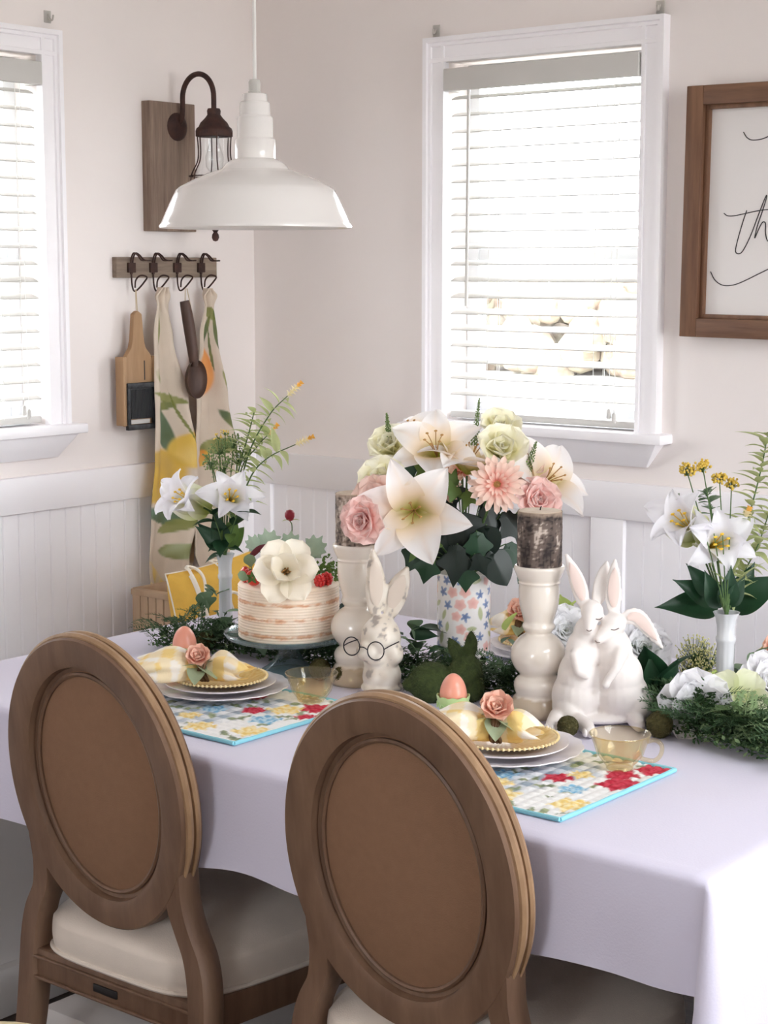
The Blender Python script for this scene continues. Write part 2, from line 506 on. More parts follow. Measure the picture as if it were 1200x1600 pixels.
def sconce():
    t = thing('wall_sconce', 'caged jar wall sconce with black gooseneck on weathered wooden board', 'wall lamp', (XW, 0, 0))
    # local x out of the wall, y along the wall, z up
    MB().box(0, 0.032, 3.322, 3.492, 1.711, 2.056).build('backboard', 'weathered_board', t, bevel=0.002)
    c = (0.032, 3.424, 1.992)
    pl = MB().lathe([(0.0, 0.016), (0.018, 0.014), (0.030, 0.008), (0.038, 0.0)], 24)
    q = MB().add(pl, Matrix.Translation(c) @ Matrix.Rotation(R(90), 4, 'Y'))
    q.build('backplate', 'rusty_iron', t)
    lx = 0.172   # distance of the lantern from the wall
    zc = 2.030
    arm = [(0.035, 3.424, 1.995), (0.050, 3.424, 2.012), (0.054, 3.424, 2.05)]
    for k in range(13):
        an = PI - PI * k / 12
        arm.append((0.113 + 0.059 * math.cos(an), 3.424, 2.065 + 0.062 * math.sin(an)))
    arm.append((lx, 3.424, zc))
    MB().tube(bez(arm, 3), 0.0072, 12).build('gooseneck_arm', 'rusty_iron', t)
    cap = MB().lathe([(0.0, 0.004), (0.016, 0.003), (0.0185, -0.003), (0.0175, -0.013), (0.024, -0.022), (0.036, -0.034), (0.0415, -0.045), (0.047, -0.049), (0.0495, -0.056), (0.0495, -0.070), (0.046, -0.071), (0.044, -0.060)], 32, (lx, 3.424, zc))
    cap.build('socket_cap', 'rusty_iron', t)
    gl = MB().lathe([(0.040, -0.062), (0.0415, -0.10), (0.042, -0.135), (0.050, -0.165), (0.060, -0.20), (0.062, -0.235), (0.052, -0.262), (0.030, -0.275), (0.003, -0.278)], 28, (lx, 3.424, zc))
    gl.build('glass_jar', 'jar_glass', t)
    MB().lathe([(0.012, -0.06), (0.0125, -0.085), (0.018, -0.10), (0.0245, -0.125), (0.023, -0.15), (0.012, -0.165), (0.001, -0.167)], 18, (lx, 3.424, zc)).build('bulb', 'jar_glass', t)
    for k in range(6):
        an = 2 * PI * k / 6 + 0.4
        pr = [(0.0495, -0.06), (0.047, -0.085), (0.046, -0.115), (0.050, -0.138), (0.066, -0.168), (0.070, -0.20), (0.068, -0.24), (0.050, -0.280), (0.006, -0.298)]
        pts = [(lx + r * math.cos(an), 3.424 + r * math.sin(an), zc + z) for r, z in pr]
        MB().tube(bez(pts, 4), 0.0018, 6).build('cage_wire', 'rusty_wire', t)
    for r, z in ((0.068, -0.175), (0.069, -0.235)):
        ring = [(lx + r * math.cos(2 * PI * k / 28), 3.424 + r * math.sin(2 * PI * k / 28), zc + z) for k in range(28)]
        MB().tube(ring, 0.0018, 6, closed=True).build('cage_ring', 'rusty_wire', t)
    MB().lathe([(0.001, -0.292), (0.020, -0.300), (0.019, -0.306), (0.009, -0.317), (0.005, -0.323), (0.009, -0.329), (0.010, -0.337), (0.0065, -0.345), (0.001, -0.347)], 20, (lx, 3.424, zc)).build('finial', 'rusty_iron', t)
sconce()

def hook_rail():
    t = thing('hook_rail', 'short weathered board with four rusty double wire hooks', 'coat rack', (XW, 0, 0))
    MB().box(0, 0.018, 3.206, 3.584, 1.586, 1.641).build('board', 'weathered_board_flat', t, bevel=0.0015)
    for k, y in enumerate((3.256, 3.336, 3.426, 3.518)):
        h = MB()
        for s in (-1, 1):   # doubled wire: top prong reaches out of the wall, lower loop swings up
            a = s * 0.0035
            h.tube(bez([(0.021, y + a * .6, 1.596), (0.024, y + a, 1.632), (0.034, y + a, 1.651), (0.050, y + a, 1.646), (0.066, y + a * 1.6, 1.633), (0.088, y + a * 2, 1.632)], 5), 0.0023, 6)
        h.tube(bez([(0.021, y, 1.606), (0.022, y, 1.570), (0.030, y, 1.551), (0.046, y, 1.556), (0.066, y + .004, 1.575), (0.074, y + .006, 1.588), (0.058, y - .002, 1.592), (0.042, y - .004, 1.580), (0.034, y, 1.560)], 5), 0.0023, 6)
        o = h.build('double_hook', 'rusty_wire', t)
        MB().box(0.018, 0.0255, y - 0.013, y + 0.013, 1.600, 1.626).build('hook_plate', 'rusty_iron', o, bevel=0.001)
hook_rail()

# vegetable slicer, wooden paddle with a dark ridged plate
wood('cutting_wood', C(180, 146, 110), C(146, 112, 80), 12, (1, 1, .15), 0.6)
wood('dark_wood', C(92, 66, 54), C(60, 42, 36), 12, (1, 1, .15), 0.5)
mat('worn_metal', C(70, 72, 74), 0.5, metal=0.5, col2=C(40, 40, 42), vscale=60)
mat('ridge_black', C(46, 46, 48), 0.5)
mat('pale_metal', C(190, 188, 184), 0.4, metal=0.3)
def slicer():
    t = thing('vegetable_slicer', 'wooden vegetable slicer with black ridged plate hanging from first hook', 'kitchen tool', (XW + 0.030, 3.250, 1.545), 0)
    # x out of the wall, y along it, z down from the hook
    MB().tube([(0.012, 0.0, 0.01), (0.014, -0.001, -0.055)], 0.0012, 5).tube([(0.012, 0.002, 0.01), (0.014, 0.004, -0.055)], 0.0012, 5).build('string', 'string', t)
    ol = [(-.016, -.075), (-.014, -.055), (0.0, -.046), (.014, -.055), (.016, -.075), (.020, -.12), (.026, -.145), (.044, -.165), (.048, -.175), (.048, -.355), (-.048, -.355), (-.048, -.175), (-.042, -.165), (-.026, -.145), (-.020, -.12)]
    MB().prism([(a, b) for a, b in ol], 0.004, 0.020, 'x').build('paddle', 'cutting_wood', t, bevel=0.002)
    for y0, y1 in ((-0.062, -0.049), (0.049, 0.062)):
        MB().box(-0.006, 0.026, y0, y1, -0.352, -0.168).build('side_rail', 'cutting_wood', t, bevel=0.0015)
    f = MB()
    f.box(0.020, 0.032, -0.052, 0.052, -0.252, -0.238).box(0.020, 0.032, -0.052, 0.052, -0.364, -0.350)
    f.box(0.020, 0.032, -0.052, -0.042, -0.35, -0.252).box(0.020, 0.032, 0.042, 0.052, -0.35, -0.252)
    f.build('plate_frame', 'worn_metal', t, bevel=0.001)
    MB().box(0.020, 0.024, -0.042, 0.042, -0.335, -0.252).build('plate', 'ridge_black', t)
    r = MB()
    for k in range(17): r.box(0.024, 0.0265, -0.040 + k * .005, -0.0375 + k * .005, -0.334, -0.256)
    o = r.build('ridges', 'ridge_black', t); 
    MB().box(0.020, 0.027, -0.040, 0.030, -0.348, -0.337).build('blade', 'pale_metal', t)
    MB().box(0.0200, 0.0206, 0.018, 0.0215, -0.232, -0.180).build('slot', 'gap_dark', t)
slicer()

def ladle():
    t = thing('wooden_spoon', 'dark carved wooden ladle hanging from third hook between towels', 'spoon', (XW + 0.080, 3.402, 1.545), 0)
    MB().tube([(0.0, -.004, 0.012), (0.006, -.012, -.045)], 0.0013, 5).tube([(0.0, .002, 0.012), (0.006, .012, -.045)], 0.0013, 5).build('string', 'string', t)
    pts = bez([(0.004, -.012, -.022), (0.008, -.006, -.06), (0.010, .004, -.12), (0.012, .012, -.18), (0.012, .014, -.20)], 5)
    n = len(pts)
    MB().tube(pts, [0.011 + 0.006 * math.sin(PI * min(1, i / n + .12)) * (1 - .3 * i / n) for i in range(n)], 12).build('handle', 'dark_wood', t)
    def bowl(u, v):
        th = 2 * PI * u
        a = min(1.0, v * 2) if v < .5 else 1.0
        if v < 0.5: r, d = v * 2, -0.028 * math.sqrt(max(0, 1 - (v * 2) ** 2))     # back of the bowl
        else: r, d = (1 - v) * 2 * 0.94, -0.020 * math.sqrt(max(0, 1 - ((1 - v) * 2) ** 2))
        return (0.022 + d, 0.016 + 0.040 * r * math.cos(th), -0.236 + 0.056 * r * math.sin(th))
    MB().grid(bowl, 28, 20, cu=True).build('bowl', 'dark_wood', t)
ladle()

# tea towels with printed fruit and leaves
mat('towel_cloth', C(222, 208, 192), 0.9, vcol=True, bump=0.25, bscale=300, transl=0.12)
LINEN = C(222, 207, 190)
GREEN1, GREEN2, GREEN3 = C(122, 128, 62), C(78, 100, 62), C(150, 152, 92)
LEMON, ORANGE, TEAL = C(226, 186, 70), C(224, 140, 62), C(96, 128, 108)
def splat(u, v, cu, cv, ru, rv, ang, soft=0.15):
    du, dv = u - cu, v - cv; c, s = math.cos(ang), math.sin(ang)
    a = (du * c + dv * s) / ru; b = (-du * s + dv * c) / rv
    b2 = abs(b) + 0.35 * a * a if ru > rv * 1.6 else abs(b)
    r = math.sqrt(a * a + b2 * b2) if ru > rv * 1.6 else math.sqrt(a * a + b * b)
    return 1 - sstep(1 - soft, 1 + soft, r)
def towel(name, label, y0, zt, rows, prints, xo):
    """rows: (z, y_left, y_right); hung gathered at the hook"""
    zs = [r[0] for r in rows]
    def at(z):
        for i in range(len(rows) - 1):
            if rows[i][0] >= z >= rows[i + 1][0]:
                t = (rows[i][0] - z) / (rows[i][0] - rows[i + 1][0]); t = t * t * (3 - 2 * t)
                return [rows[i][k] * (1 - t) + rows[i + 1][k] * t for k in (1, 2)]
        return rows[-1][1:]
    z0, z1 = zs[0], zs[-1]
    def fn(u, v):
        z = z0 + (z1 - z0) * v
        if v > 0.9: z -= 0.035 * math.sin(PI * u) * (v - .9) * 10 * 0.7
        a, b = at(max(z1, min(z0, z)))
        g = sstep(0, 0.5, v)
        w = (b - a)
        x = xo + 0.016 * (0.35 + g) * math.sin(u * 2 * PI * 1.6 + 0.6 + v * .8) + 0.006 * math.sin(u * 17 + v * 3) * g
        if v < 0.09: x += 0.012 * math.cos(u * 2 * PI * 2) * (1 - v / .09)
        return (XW + 0.017 + x, a + w * u - 0.036, z)
    def colf(p, q):
        u, v = q; c = LINEN
        k = 0.5 + 0.5 * nz(p[1], p[2], 0, 40)
        c = mixc(c, C(206, 190, 172), k * 0.5)
        for (cu, cv, ru, rv, an, cc, c2) in prints:
            s = splat(u, v * ASP, cu, cv * ASP, ru, rv, an, 0.1)
            if s > 0: c = mixc(c, mixc(cc, c2, 0.5 + 1.1 * nz(u * 5, v * 20, 3.3)), s * 0.92)
        return c
    ASP = abs(z0 - z1) / 0.17
    m = MB().grid(fn, 56, 170)
    o = m.build(name, 'towel_cloth', colf=colf, solid=0.0022, ang=80, fixn=False)
    return o
t1 = towel('tea_towel', '', 0, 0,
           [(1.560, 3.364, 3.396), (1.535, 3.345, 3.405), (1.515, 3.352, 3.400), (1.42, 3.338, 3.425), (1.25, 3.328, 3.49), (1.10, 3.318, 3.53), (0.95, 3.300, 3.55), (0.80, 3.290, 3.50), (0.70, 3.302, 3.42), (0.665, 3.335, 3.385)],
           [(0.28, 0.11, 0.34, 0.13, 1.45, GREEN1, GREEN3), (0.18, 0.27, 0.2, 0.10, 0.6, GREEN3, LINEN), (0.38, 0.335, 0.42, 0.07, 0.25, GREEN1, GREEN3), (0.35, 0.36, 0.25, 0.07, 0.0, GREEN2, GREEN1),
            (0.30, 0.43, 0.50, 0.17, 1.15, TEAL, GREEN2), (0.80, 0.50, 0.30, 0.42, 1.4, LEMON, C(232, 200, 110)), (0.12, 0.57, 0.42, 0.50, 1.4, LEMON, C(206, 170, 80)), (0.62, 0.40, 0.5, 0.02, 1.25, GREEN1, GREEN1),
            (0.30, 0.70, 0.55, 0.12, 0.35, TEAL, GREEN2), (0.50, 0.735, 0.30, 0.10, -.2, GREEN1, GREEN3), (0.62, 0.815, 0.34, 0.13, 0.15, GREEN1, C(170, 180, 140)), (0.35, 0.90, 0.6, 0.08, 0.8, C(232, 204, 120), LINEN), (0.2, 0.94, 0.5, 0.06, 0.8, C(232, 204, 120), LINEN)], 0.030)
tag(t1, 'linen towel printed with lemons and leaves hanging from second hook', 'towel', 'printed tea towels on the hook rail')
t2 = towel('tea_towel', '', 0, 0,
           [(1.556, 3.545, 3.568), (1.535, 3.530, 3.590), (1.510, 3.538, 3.582), (1.42, 3.515, 3.600), (1.25, 3.487, 3.648), (1.10, 3.475, 3.690), (0.95, 3.470, 3.690), (0.82, 3.470, 3.655), (0.79, 3.48, 3.645)],
           [(0.60, 0.09, 0.3, 0.10, .2, GREEN1, GREEN3), (0.75, 0.15, 0.35, 0.10, 1.5, GREEN2, GREEN1), (0.35, 0.17, 0.42, 0.09, 2.2, GREEN2, GREEN1), (0.30, 0.30, 0.40, 0.28, 1.45, ORANGE, C(236, 168, 96)), (0.55, 0.22, 0.4, 0.03, 1.45, GREEN1, GREEN2),
            (0.80, 0.36, 0.3, 0.06, 1.3, GREEN3, GREEN1), (0.80, 0.50, 0.34, 0.10, 0.9, GREEN2, GREEN1), (0.55, 0.58, 0.4, 0.13, -.1, GREEN1, GREEN3), (0.9, 0.62, 0.4, 0.13, 1.4, GREEN2, GREEN1), (0.25, 0.62, 0.2, 0.14, 0, ORANGE, LEMON), (0.35, 0.75, 0.4, 0.08, .4, GREEN3, LINEN)], 0.026)
tag(t2, 'linen towel printed with an orange and leaves hanging from fourth hook', 'towel', 'printed tea towels on the hook rail')

def framed_sign():
    t = thing('framed_sign', 'white sign with handwritten script in a brown wooden frame', 'picture', (-2.121, YB, 1.45))
    t.rotation_euler = (0, R(0.6), 0)
    W, Hh, fw = 0.80, 0.584, 0.044
    for (x0, x1, z0, z1, nm) in ((0, fw, 0, Hh, 'walnut_frame'), (W - fw, W, 0, Hh, 'walnut_frame'), (fw, W - fw, Hh - fw, Hh, 'walnut_frame_h'), (fw, W - fw, 0, fw, 'walnut_frame_h')):
        m = MB()
        m.box(x0, x1, -0.040, -0.004, z0, z1)
        o = m.build('frame_rail', nm, t, bevel=0.002)
    i = 0.0
    s = MB()   # inner lip
    s.box(fw, fw + .010, -0.026, -0.006, fw, Hh - fw).box(W - fw - .01, W - fw, -0.026, -0.006, fw, Hh - fw)
    s.box(fw + .01, W - fw - .01, -0.026, -0.006, fw, fw + .010).box(fw + .01, W - fw - .01, -0.026, -0.006, Hh - fw - .010, Hh - fw)
    s.build('inner_lip', 'walnut_frame', t, bevel=0.001)
    MB().box(fw - .005, W - fw + .005, -0.012, -0.005, fw - .005, Hh - fw + .005).build('sign_panel', 'sign_panel', t, smooth=False)
    yy = -0.0125
    # strokes given as sign coordinates (x from the left edge, z from the bottom edge)
    S = [[(.137, .475), (.147, .462), (.162, .456), (.190, .459), (.225, .475), (.27, .500)],
         [(.094, .290), (.104, .284), (.122, .284), (.150, .289), (.19, .296), (.24, .300), (.30, .310)],
         [(.153, .296), (.144, .270), (.134, .235), (.128, .208), (.130, .198), (.140, .197), (.150, .208), (.166, .240), (.182, .282), (.196, .318), (.202, .330), (.200, .316), (.190, .285), (.181, .258), (.176, .232), (.184, .250), (.194, .268), (.202, .266), (.203, .244), (.210, .226), (.226, .232), (.246, .262)],
         [(.064, .154), (.076, .135), (.096, .123), (.122, .123), (.150, .132), (.20, .155), (.27, .186), (.34, .205), (.42, .205)]]
    for st in S:
        MB().tube(bez([(a, yy, b) for a, b in st], 6), 0.0012, 6).build('script_stroke', 'ink', t)
framed_sign()

# ------------------------------------------------------------------ pendant lamp
def pendant():
    t = thing('pendant_lamp', 'white enamel barn pendant lamp hanging over the table', 'pendant lamp', (-2.438, 2.586, 1.690))
    prof = [(0.1865, 0.004), (0.1915, 0.0), (0.1925, 0.004), (0.188, 0.010), (0.179, 0.030), (0.165, 0.060), (0.158, 0.074), (0.150, 0.081), (0.125, 0.094), (0.095, 0.107), (0.070, 0.114), (0.066, 0.117), (0.060, 0.125), (0.050, 0.132), (0.0405, 0.136)]
    inner = [(r - 0.003, z - 0.002) for r, z in prof[3:]]
    m = MB().lathe(prof, 72).lathe(list(reversed(inner)) + [(0.1865, 0.004)], 72)
    m.build('shade', 'enamel', t, ang=70)
    nk = [(0.0405, 0.134), (0.0405, 0.172), (0.039, 0.174), (0.0365, 0.176), (0.0355, 0.178), (0.0355, 0.214), (0.034, 0.217), (0.0315, 0.219), (0.0305, 0.221), (0.0300, 0.243), (0.028, 0.246), (0.0255, 0.2465), (0.025, 0.248), (0.0245, 0.260), (0.022, 0.262), (0.010, 0.2625)]
    MB().lathe(nk, 48).build('neck', 'enamel', t, ang=50)
    MB().lathe([(0.012, 0.262), (0.0125, 0.266), (0.0105, 0.267), (0.0115, 0.270), (0.0118, 0.284), (0.009, 0.289), (0.005, 0.290)], 14, rf=lambda a, i: 1 + 0.04 * (1 if int(a / (2 * PI) * 14) % 2 else -1)).build('strain_relief', 'plastic_white', t)
    MB().tube([(0, 0, 0.288), (0.0005, 0.0005, 0.5), (0, 0, ZC - 1.690)], 0.0038, 8).build('cord', 'cord_white', t)
    MB().lathe([(0.014, 0.14), (0.018, 0.12), (0.029, 0.09), (0.030, 0.07), (0.022, 0.05), (0.001, 0.042)], 20).build('bulb', 'enamel', t)
    MB().lathe([(0.06, ZC - 1.69), (0.06, ZC - 1.71), (0.02, ZC - 1.725), (0.004, ZC - 1.727)], 28).build('ceiling_canopy', 'enamel', t)
pendant()

# ------------------------------------------------------------------ table and cloth
TX0, TX1, TY0, TY1, TZ = -3.03, -1.151, 2.134, 3.34, 0.76
mat('table_white', C(206, 202, 200), 0.5, var=0.03, vscale=4)
mat('cloth_white', C(214, 210, 228), 0.85, bump=0.12, bscale=260, sheen=0.2)
def table():
    t = thing('dining_table', 'white painted dining table hidden under the white cloth', 'table', ((TX0 + TX1) / 2, (TY0 + TY1) / 2, 0))
    hx, hy = (TX1 - TX0) / 2 - 0.008, (TY1 - TY0) / 2 - 0.008
    MB().box(-hx, hx, -hy, hy, TZ - 0.034, TZ - 0.004).build('tabletop', 'table_white', t, bevel=0.003)
    MB().box(-hx + .10, hx - .10, -hy + .09, hy - .09, TZ - 0.12, TZ - 0.034).build('table_apron', 'table_white', t, bevel=0.002)
    for s in (-1, 1):
        x = s * (hx - 0.05)
        e = MB().box(x - 0.02, x + 0.02, -hy + 0.10, hy - 0.10, 0.11, TZ - 0.12).build('end_panel', 'table_white', t, bevel=0.002)
        MB().box(x - 0.045, x + 0.045, -hy + 0.07, hy - 0.07, 0, 0.11).build('plinth', 'table_white', e, bevel=0.004)
    MB().box(-hx + .28, -hx + .62, -hy + 0.10, hy - .10, 0, 0.095).build('foot', 'table_white', t, bevel=0.004)
    MB().box(-hx + .05, hx - .05, -0.05, 0.05, 0.11, 0.20).build('stretcher', 'table_white', t, bevel=0.004)
table()

def tablecloth():
    ox0, ox1, oy0, oy1 = 0.20, 0.34, 0.21, 0.22     # overhangs
    rr = 0.010
    def axis(lo, hi, o0, o1, n, m):
        e0 = [lo - o0 * (1 - k / m) for k in range(m)]
        mid = [lo + (hi - lo) * k / n for k in range(n + 1)]
        e1 = [hi + o1 * (k + 1) / m for k in range(m)]
        return e0 + mid + e1
    xs = axis(TX0, TX1, ox0, ox1, 90, 26); ys = axis(TY0, TY1, oy0, oy1, 56, 26)
    V = []; F = []
    for x in xs:
        for y in ys:
            ex = (x - TX1) if x > TX1 else (x - TX0 if x < TX0 else 0.0)
            ey = (y - TY1) if y > TY1 else (y - TY0 if y < TY0 else 0.0)
            bx, by = min(max(x, TX0), TX1), min(max(y, TY0), TY1)
            if ex == 0 and ey == 0:
                w = 0.0011 * nz(x, y, 0, 6) + 0.0007 * nz(x, y, 2, 16)
                V.append((x, y, TZ + 0.0008 + w * min(1, 12 * min(x - TX0, TX1 - x, y - TY0, TY1 - y)))); continue
            if ex == 0 or ey == 0:
                d = abs(ex) + abs(ey); al = x if ex == 0 else y
                if ey < 0:                                  # front hem rises towards the right and waves a little
                    d *= 1.12 - 0.24 * (x - TX0) / (TX1 - TX0) + 0.035 * math.sin(al * 7.3 + 1.2) + 0.02 * math.sin(al * 19)
                th = min(d / rr, PI / 2)
                out = rr * math.sin(th); dn = rr * (1 - math.cos(th)) + max(0, d - rr * PI / 2)
                edge = sstep(0.0, 0.18, min(abs(al - (TX0 if ex == 0 else TY0)), abs(al - (TX1 if ex == 0 else TY1))))
                wv = (0.010 * math.sin(al * 11 + 0.7) + 0.006 * math.sin(al * 23 + 2)) * sstep(0.02, 0.22, dn) * edge
                out += wv + 0.10 * dn * 0.25
                sx = (1 if ex > 0 else -1 if ex < 0 else 0); sy = (1 if ey > 0 else -1 if ey < 0 else 0)
                V.append((bx + sx * out, by + sy * out, TZ - dn)); continue
            # corner: a single hanging fold
            sx, sy = (1 if ex > 0 else -1), (1 if ey > 0 else -1)
            r = math.hypot(ex, ey); ph = math.atan2(abs(ey), abs(ex))
            A = 0.44 * math.sin(2 * ph); B = 0.16 * math.sin(4 * ph)
            r2 = r * 1.02
            dn = r2 * math.sqrt(max(0.1, 1 - A * A))
            q = 0.7071
            # base lines of the neighbouring skirts
            o = rr * min(1, r / rr) + 0.025 * dn
            px = bx + sx * (q * A * r2 + q * B * r2 + o * math.cos(ph) )
            py = by + sy * (q * A * r2 - q * B * r2 + o * math.sin(ph) )
            V.append((px, py, TZ - dn))
    ny = len(ys)
    for i in range(len(xs) - 1):
        for j in range(ny - 1):
            F.append((i * ny + j, (i + 1) * ny + j, (i + 1) * ny + j + 1, i * ny + j + 1))
    m = MB(); m._add(V, F)
    o = m.build('tablecloth', 'cloth_white', ang=180, fixn=False)
    tag(o, 'plain white tablecloth draped over the dining table', 'tablecloth')
tablecloth()

# ------------------------------------------------------------------ dining chairs
wood('chair_wood', C(124, 96, 76), C(100, 74, 58), 22, (1, 1, .15), 0.5, 0.15)
mat('chair_fabric', C(136, 102, 78), 0.85, var=0.05, vscale=60, bump=0.35, bscale=500)
wood('chair_edge', C(168, 136, 104), C(128, 98, 72), 14, (1, 1, .6), 0.42, 0.1)  # worn rim wood, lightened to include the edge highlight
mat('seat_cream', C(218, 206, 194), 0.85, var=0.03, vscale=20, bump=0.2, bscale=400, sheen=0.3)
mat('slot_black', C(26, 22, 22), 0.5)
def chair_back_y(z): return -0.13 * (z - 0.45)     # lean of the back, local y (minus = away from the table)
def make_chair(label, loc, rz=0.0):
    t = thing('dining_chair', label, 'chair', loc, rz, 'oval back dining chairs along the table')
    # local: x across, y towards the table, z up; origin under the seat's rear edge
    zc, a, b = 0.690, 0.229, 0.275
    ia, ib = 0.164, 0.212
    # rear face first: ring cross-section points (fraction from outer to inner, depth)
    sec = [(0.00, 0.010), (-0.012, 0.014), (-0.014, 0.021), (-0.012, 0.028), (-0.001, 0.030), (0.0, 0.036), (0.04, 0.042), (0.5, 0.044), (0.9, 0.040), (1.0, 0.030), (1.0, 0.012), (0.90, 0.010), (0.86, -0.004), (0.70, -0.008), (0.05, -0.008), (0.0, -0.004), (-0.004, 0.004)]
    n = 96
    def ring(u, v):
        th = 2 * PI * u
        k = int(round(v * len(sec))) % len(sec)
        f, d = sec[k]
        ra = a + (ia - a) * f; rb = b + (ib - b) * f
        x, z = ra * math.cos(th), zc + rb * math.sin(th)
        return (x, chair_back_y(z) + d, z)
    MB().grid(ring, n, len(sec), cu=True, cv=True).build('back_frame', 'chair_wood', t, ang=28)
    for dd, rr_, ro in ((0.008, 0.0085, 0.0), (0.026, 0.0070, 0.002)):      # worn double moulding, its outer edge highlight painted in as paler wood
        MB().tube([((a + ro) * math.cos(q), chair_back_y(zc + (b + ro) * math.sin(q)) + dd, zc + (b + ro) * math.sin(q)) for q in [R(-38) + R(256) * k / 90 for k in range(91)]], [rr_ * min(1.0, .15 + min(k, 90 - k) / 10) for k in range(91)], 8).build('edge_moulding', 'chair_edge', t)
    def pad(u, v):
        th = 2 * PI * u; q = v if v <= 0.5 else 1 - v
        f = min(1, q * 2)
        x, z = (ia + .002) * f * math.cos(th), zc + (ib + .002) * f * math.sin(th)
        d = 0.004 - 0.014 * (1 - f ** 3) if v <= 0.5 else 0.034 + 0.018 * (1 - f ** 3)
        return (x, chair_back_y(z) + d + 0.010 * (v <= .5), z)
    MB().grid(pad, 64, 16, cu=True).build('back_panel', 'chair_fabric', t, ang=60)
    # beading around the panel
    MB().tube([((ia - .006) * math.cos(q), chair_back_y(zc + (ib - .006) * math.sin(q)) + 0.010, zc + (ib - .006) * math.sin(q)) for q in [2 * PI * k / 72 for k in range(72)]], 0.0045, 6, closed=True).build('panel_bead', 'chair_wood', t)
    # rear legs: an S curve out of the oval's lower sides to the floor
    for s in (-1, 1):
        path = [(0.205, 0.600, 0.010), (0.198, 0.560, 0.036), (0.192, 0.505, 0.048), (0.202, 0.455, 0.048), (0.226, 0.405, 0.050), (0.238, 0.35, 0.050), (0.242, 0.28, 0.048), (0.246, 0.15, 0.040), (0.254, 0.0, 0.030)]
        P = bez([(p[0], p[1], p[2]) for p in path], 6)
        vs = []; m = MB()
        def leg(u, v):
            p = P[min(len(P) - 1, int(round(u * (len(P) - 1))))]
            c = int(round(v * 8)) % 8
            hw = p.z / 2; cx, z = p.x, p.y
            y0 = chair_back_y(z) if z > .45 else (-0.02 * ((0.45 - z) / 0.45) ** 2 * 2.5)
            dx, dy = [(-1, -.7), (-.8, -1), (.8, -1), (1, -.7), (1, .7), (.8, 1), (-.8, 1), (-1, .7)][c]
            return (s * (cx + dx * hw - 0.012), y0 + 0.018 + dy * 0.025, z)
        m.grid(leg, len(P) - 1, 8, cv=True)
        k = len(P) * 8
        m.f.append(tuple(range(8))); m.f.append(tuple(range(k - 8, k)))
        m.build('leg', 'chair_wood', t, ang=35)
    # seat frame and cushion
    dp, w0, w1 = 0.47, 0.216, 0.268
    zr0, zr1 = 0.262, 0.325
    rr = MB()
    rr.hexa([(-w0, -0.005, zr0), (w0, -0.005, zr0), (w0, 0.025, zr0), (-w0, 0.025, zr0), (-w0, -0.005, zr1), (w0, -0.005, zr1), (w0, 0.025, zr1), (-w0, 0.025, zr1)])
    rb = rr.build('rear_rail', 'chair_wood', t, bevel=0.003)
    MB().box(-w0, w0, -0.012, -0.004, zr1 - .018, zr1 - .012).box(-w0, w0, -0.012, -0.004, zr0 + .004, zr0 + .010).build('rail_moulding', 'chair_wood', rb, bevel=0.002)
    MB().box(-0.045, 0.020, -0.0085, -0.004, zr0 + .020, zr0 + .036).build('hand_slot', 'slot_black', rb, bevel=0.003)
    for s in (-1, 1):
        m = MB()
        x0a, x0b = s * (w0 - .02), s * (w0 + 0.012); x1a, x1b = s * (w1 - .02), s * (w1 + 0.008)
        q = [(x0a, 0.02, zr0), (x0b, 0.02, zr0), (x1b, dp, zr0), (x1a, dp, zr0)]
        m.hexa(q + [(p[0], p[1], zr1) for p in q])
        m.build('side_rail', 'chair_wood', t, bevel=0.003)
        lp = MB()
        lp.tube([(s * (w1 - .015), dp - .02, zr0 + .03), (s * (w1 - .015), dp - .02, zr0), (s * (w1 - .015), dp - .015, 0.12), (s * (w1 - .015), dp - .01, 0)], [0.028, 0.028, 0.020, 0.013], 12)
        lp.build('leg', 'chair_wood', t)
    MB().box(-w1 + .01, w1 - .01, dp - .02, dp + .012, zr0, zr1).build('front_rail', 'chair_wood', t, bevel=0.003)
    def cush(u, v):
        # closed pillow: u around, v from rim bottom over the dome
        th = 2 * PI * u
        ct, st = math.cos(th), math.sin(th)
        sq = lambda c: math.copysign(abs(c) ** 0.42, c)
        X, Y = sq(ct), sq(st)
        if v < 0.12: f, z = 1.0, 0.325 + 0.004
        elif v < 0.45: k = (v - .12) / .33; f, z = 1 + 0.012 * math.sin(PI * k), 0.329 + 0.060 * k
        else:
            k = (v - .45) / .55; f = 1 - k; z = 0.389 + 0.072 * (1 - (1 - min(1, k * 1.6)) ** 2.2) * .72 + 0.012 * k
        if v < 0.12: f = v / 0.12
        wy = dp / 2 + 0.012
        w = w0 + (w1 - w0) * (Y * f * .5 + .5) + 0.004
        return (X * f * w, dp / 2 + 0.012 + Y * f * wy - 0.006, z)
    c = MB().grid(cush, 64, 30, cu=True).build('seat_cushion', 'seat_cream', t, ang=70)
    pts = []
    for k in range(64):
        th = 2 * PI * k / 64; sq = lambda c: math.copysign(abs(c) ** 0.42, c)
        X, Y = sq(math.cos(th)), sq(math.sin(th)); w = w0 + (w1 - w0) * (Y * .5 + .5) + 0.008
        pts.append((X * w, dp / 2 + .006 + Y * (dp / 2 + .014), 0.329))
    MB().tube(pts, 0.0045, 6, closed=True).build('piping', 'seat_cream', c)
    return t
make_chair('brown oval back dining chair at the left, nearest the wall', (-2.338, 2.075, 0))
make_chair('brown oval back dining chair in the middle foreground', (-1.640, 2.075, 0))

tw = MB().tube(bez([(-2.060, 2.410, 0.459), (-2.050, 2.400, 0.458), (-2.036, 2.396, 0.4575), (-2.026, 2.402, 0.460)], 4), 0.0013, 5).build('twig', 'dark_wood')
tag(tw, 'tiny dark twig lying on the left chair seat', 'twig')

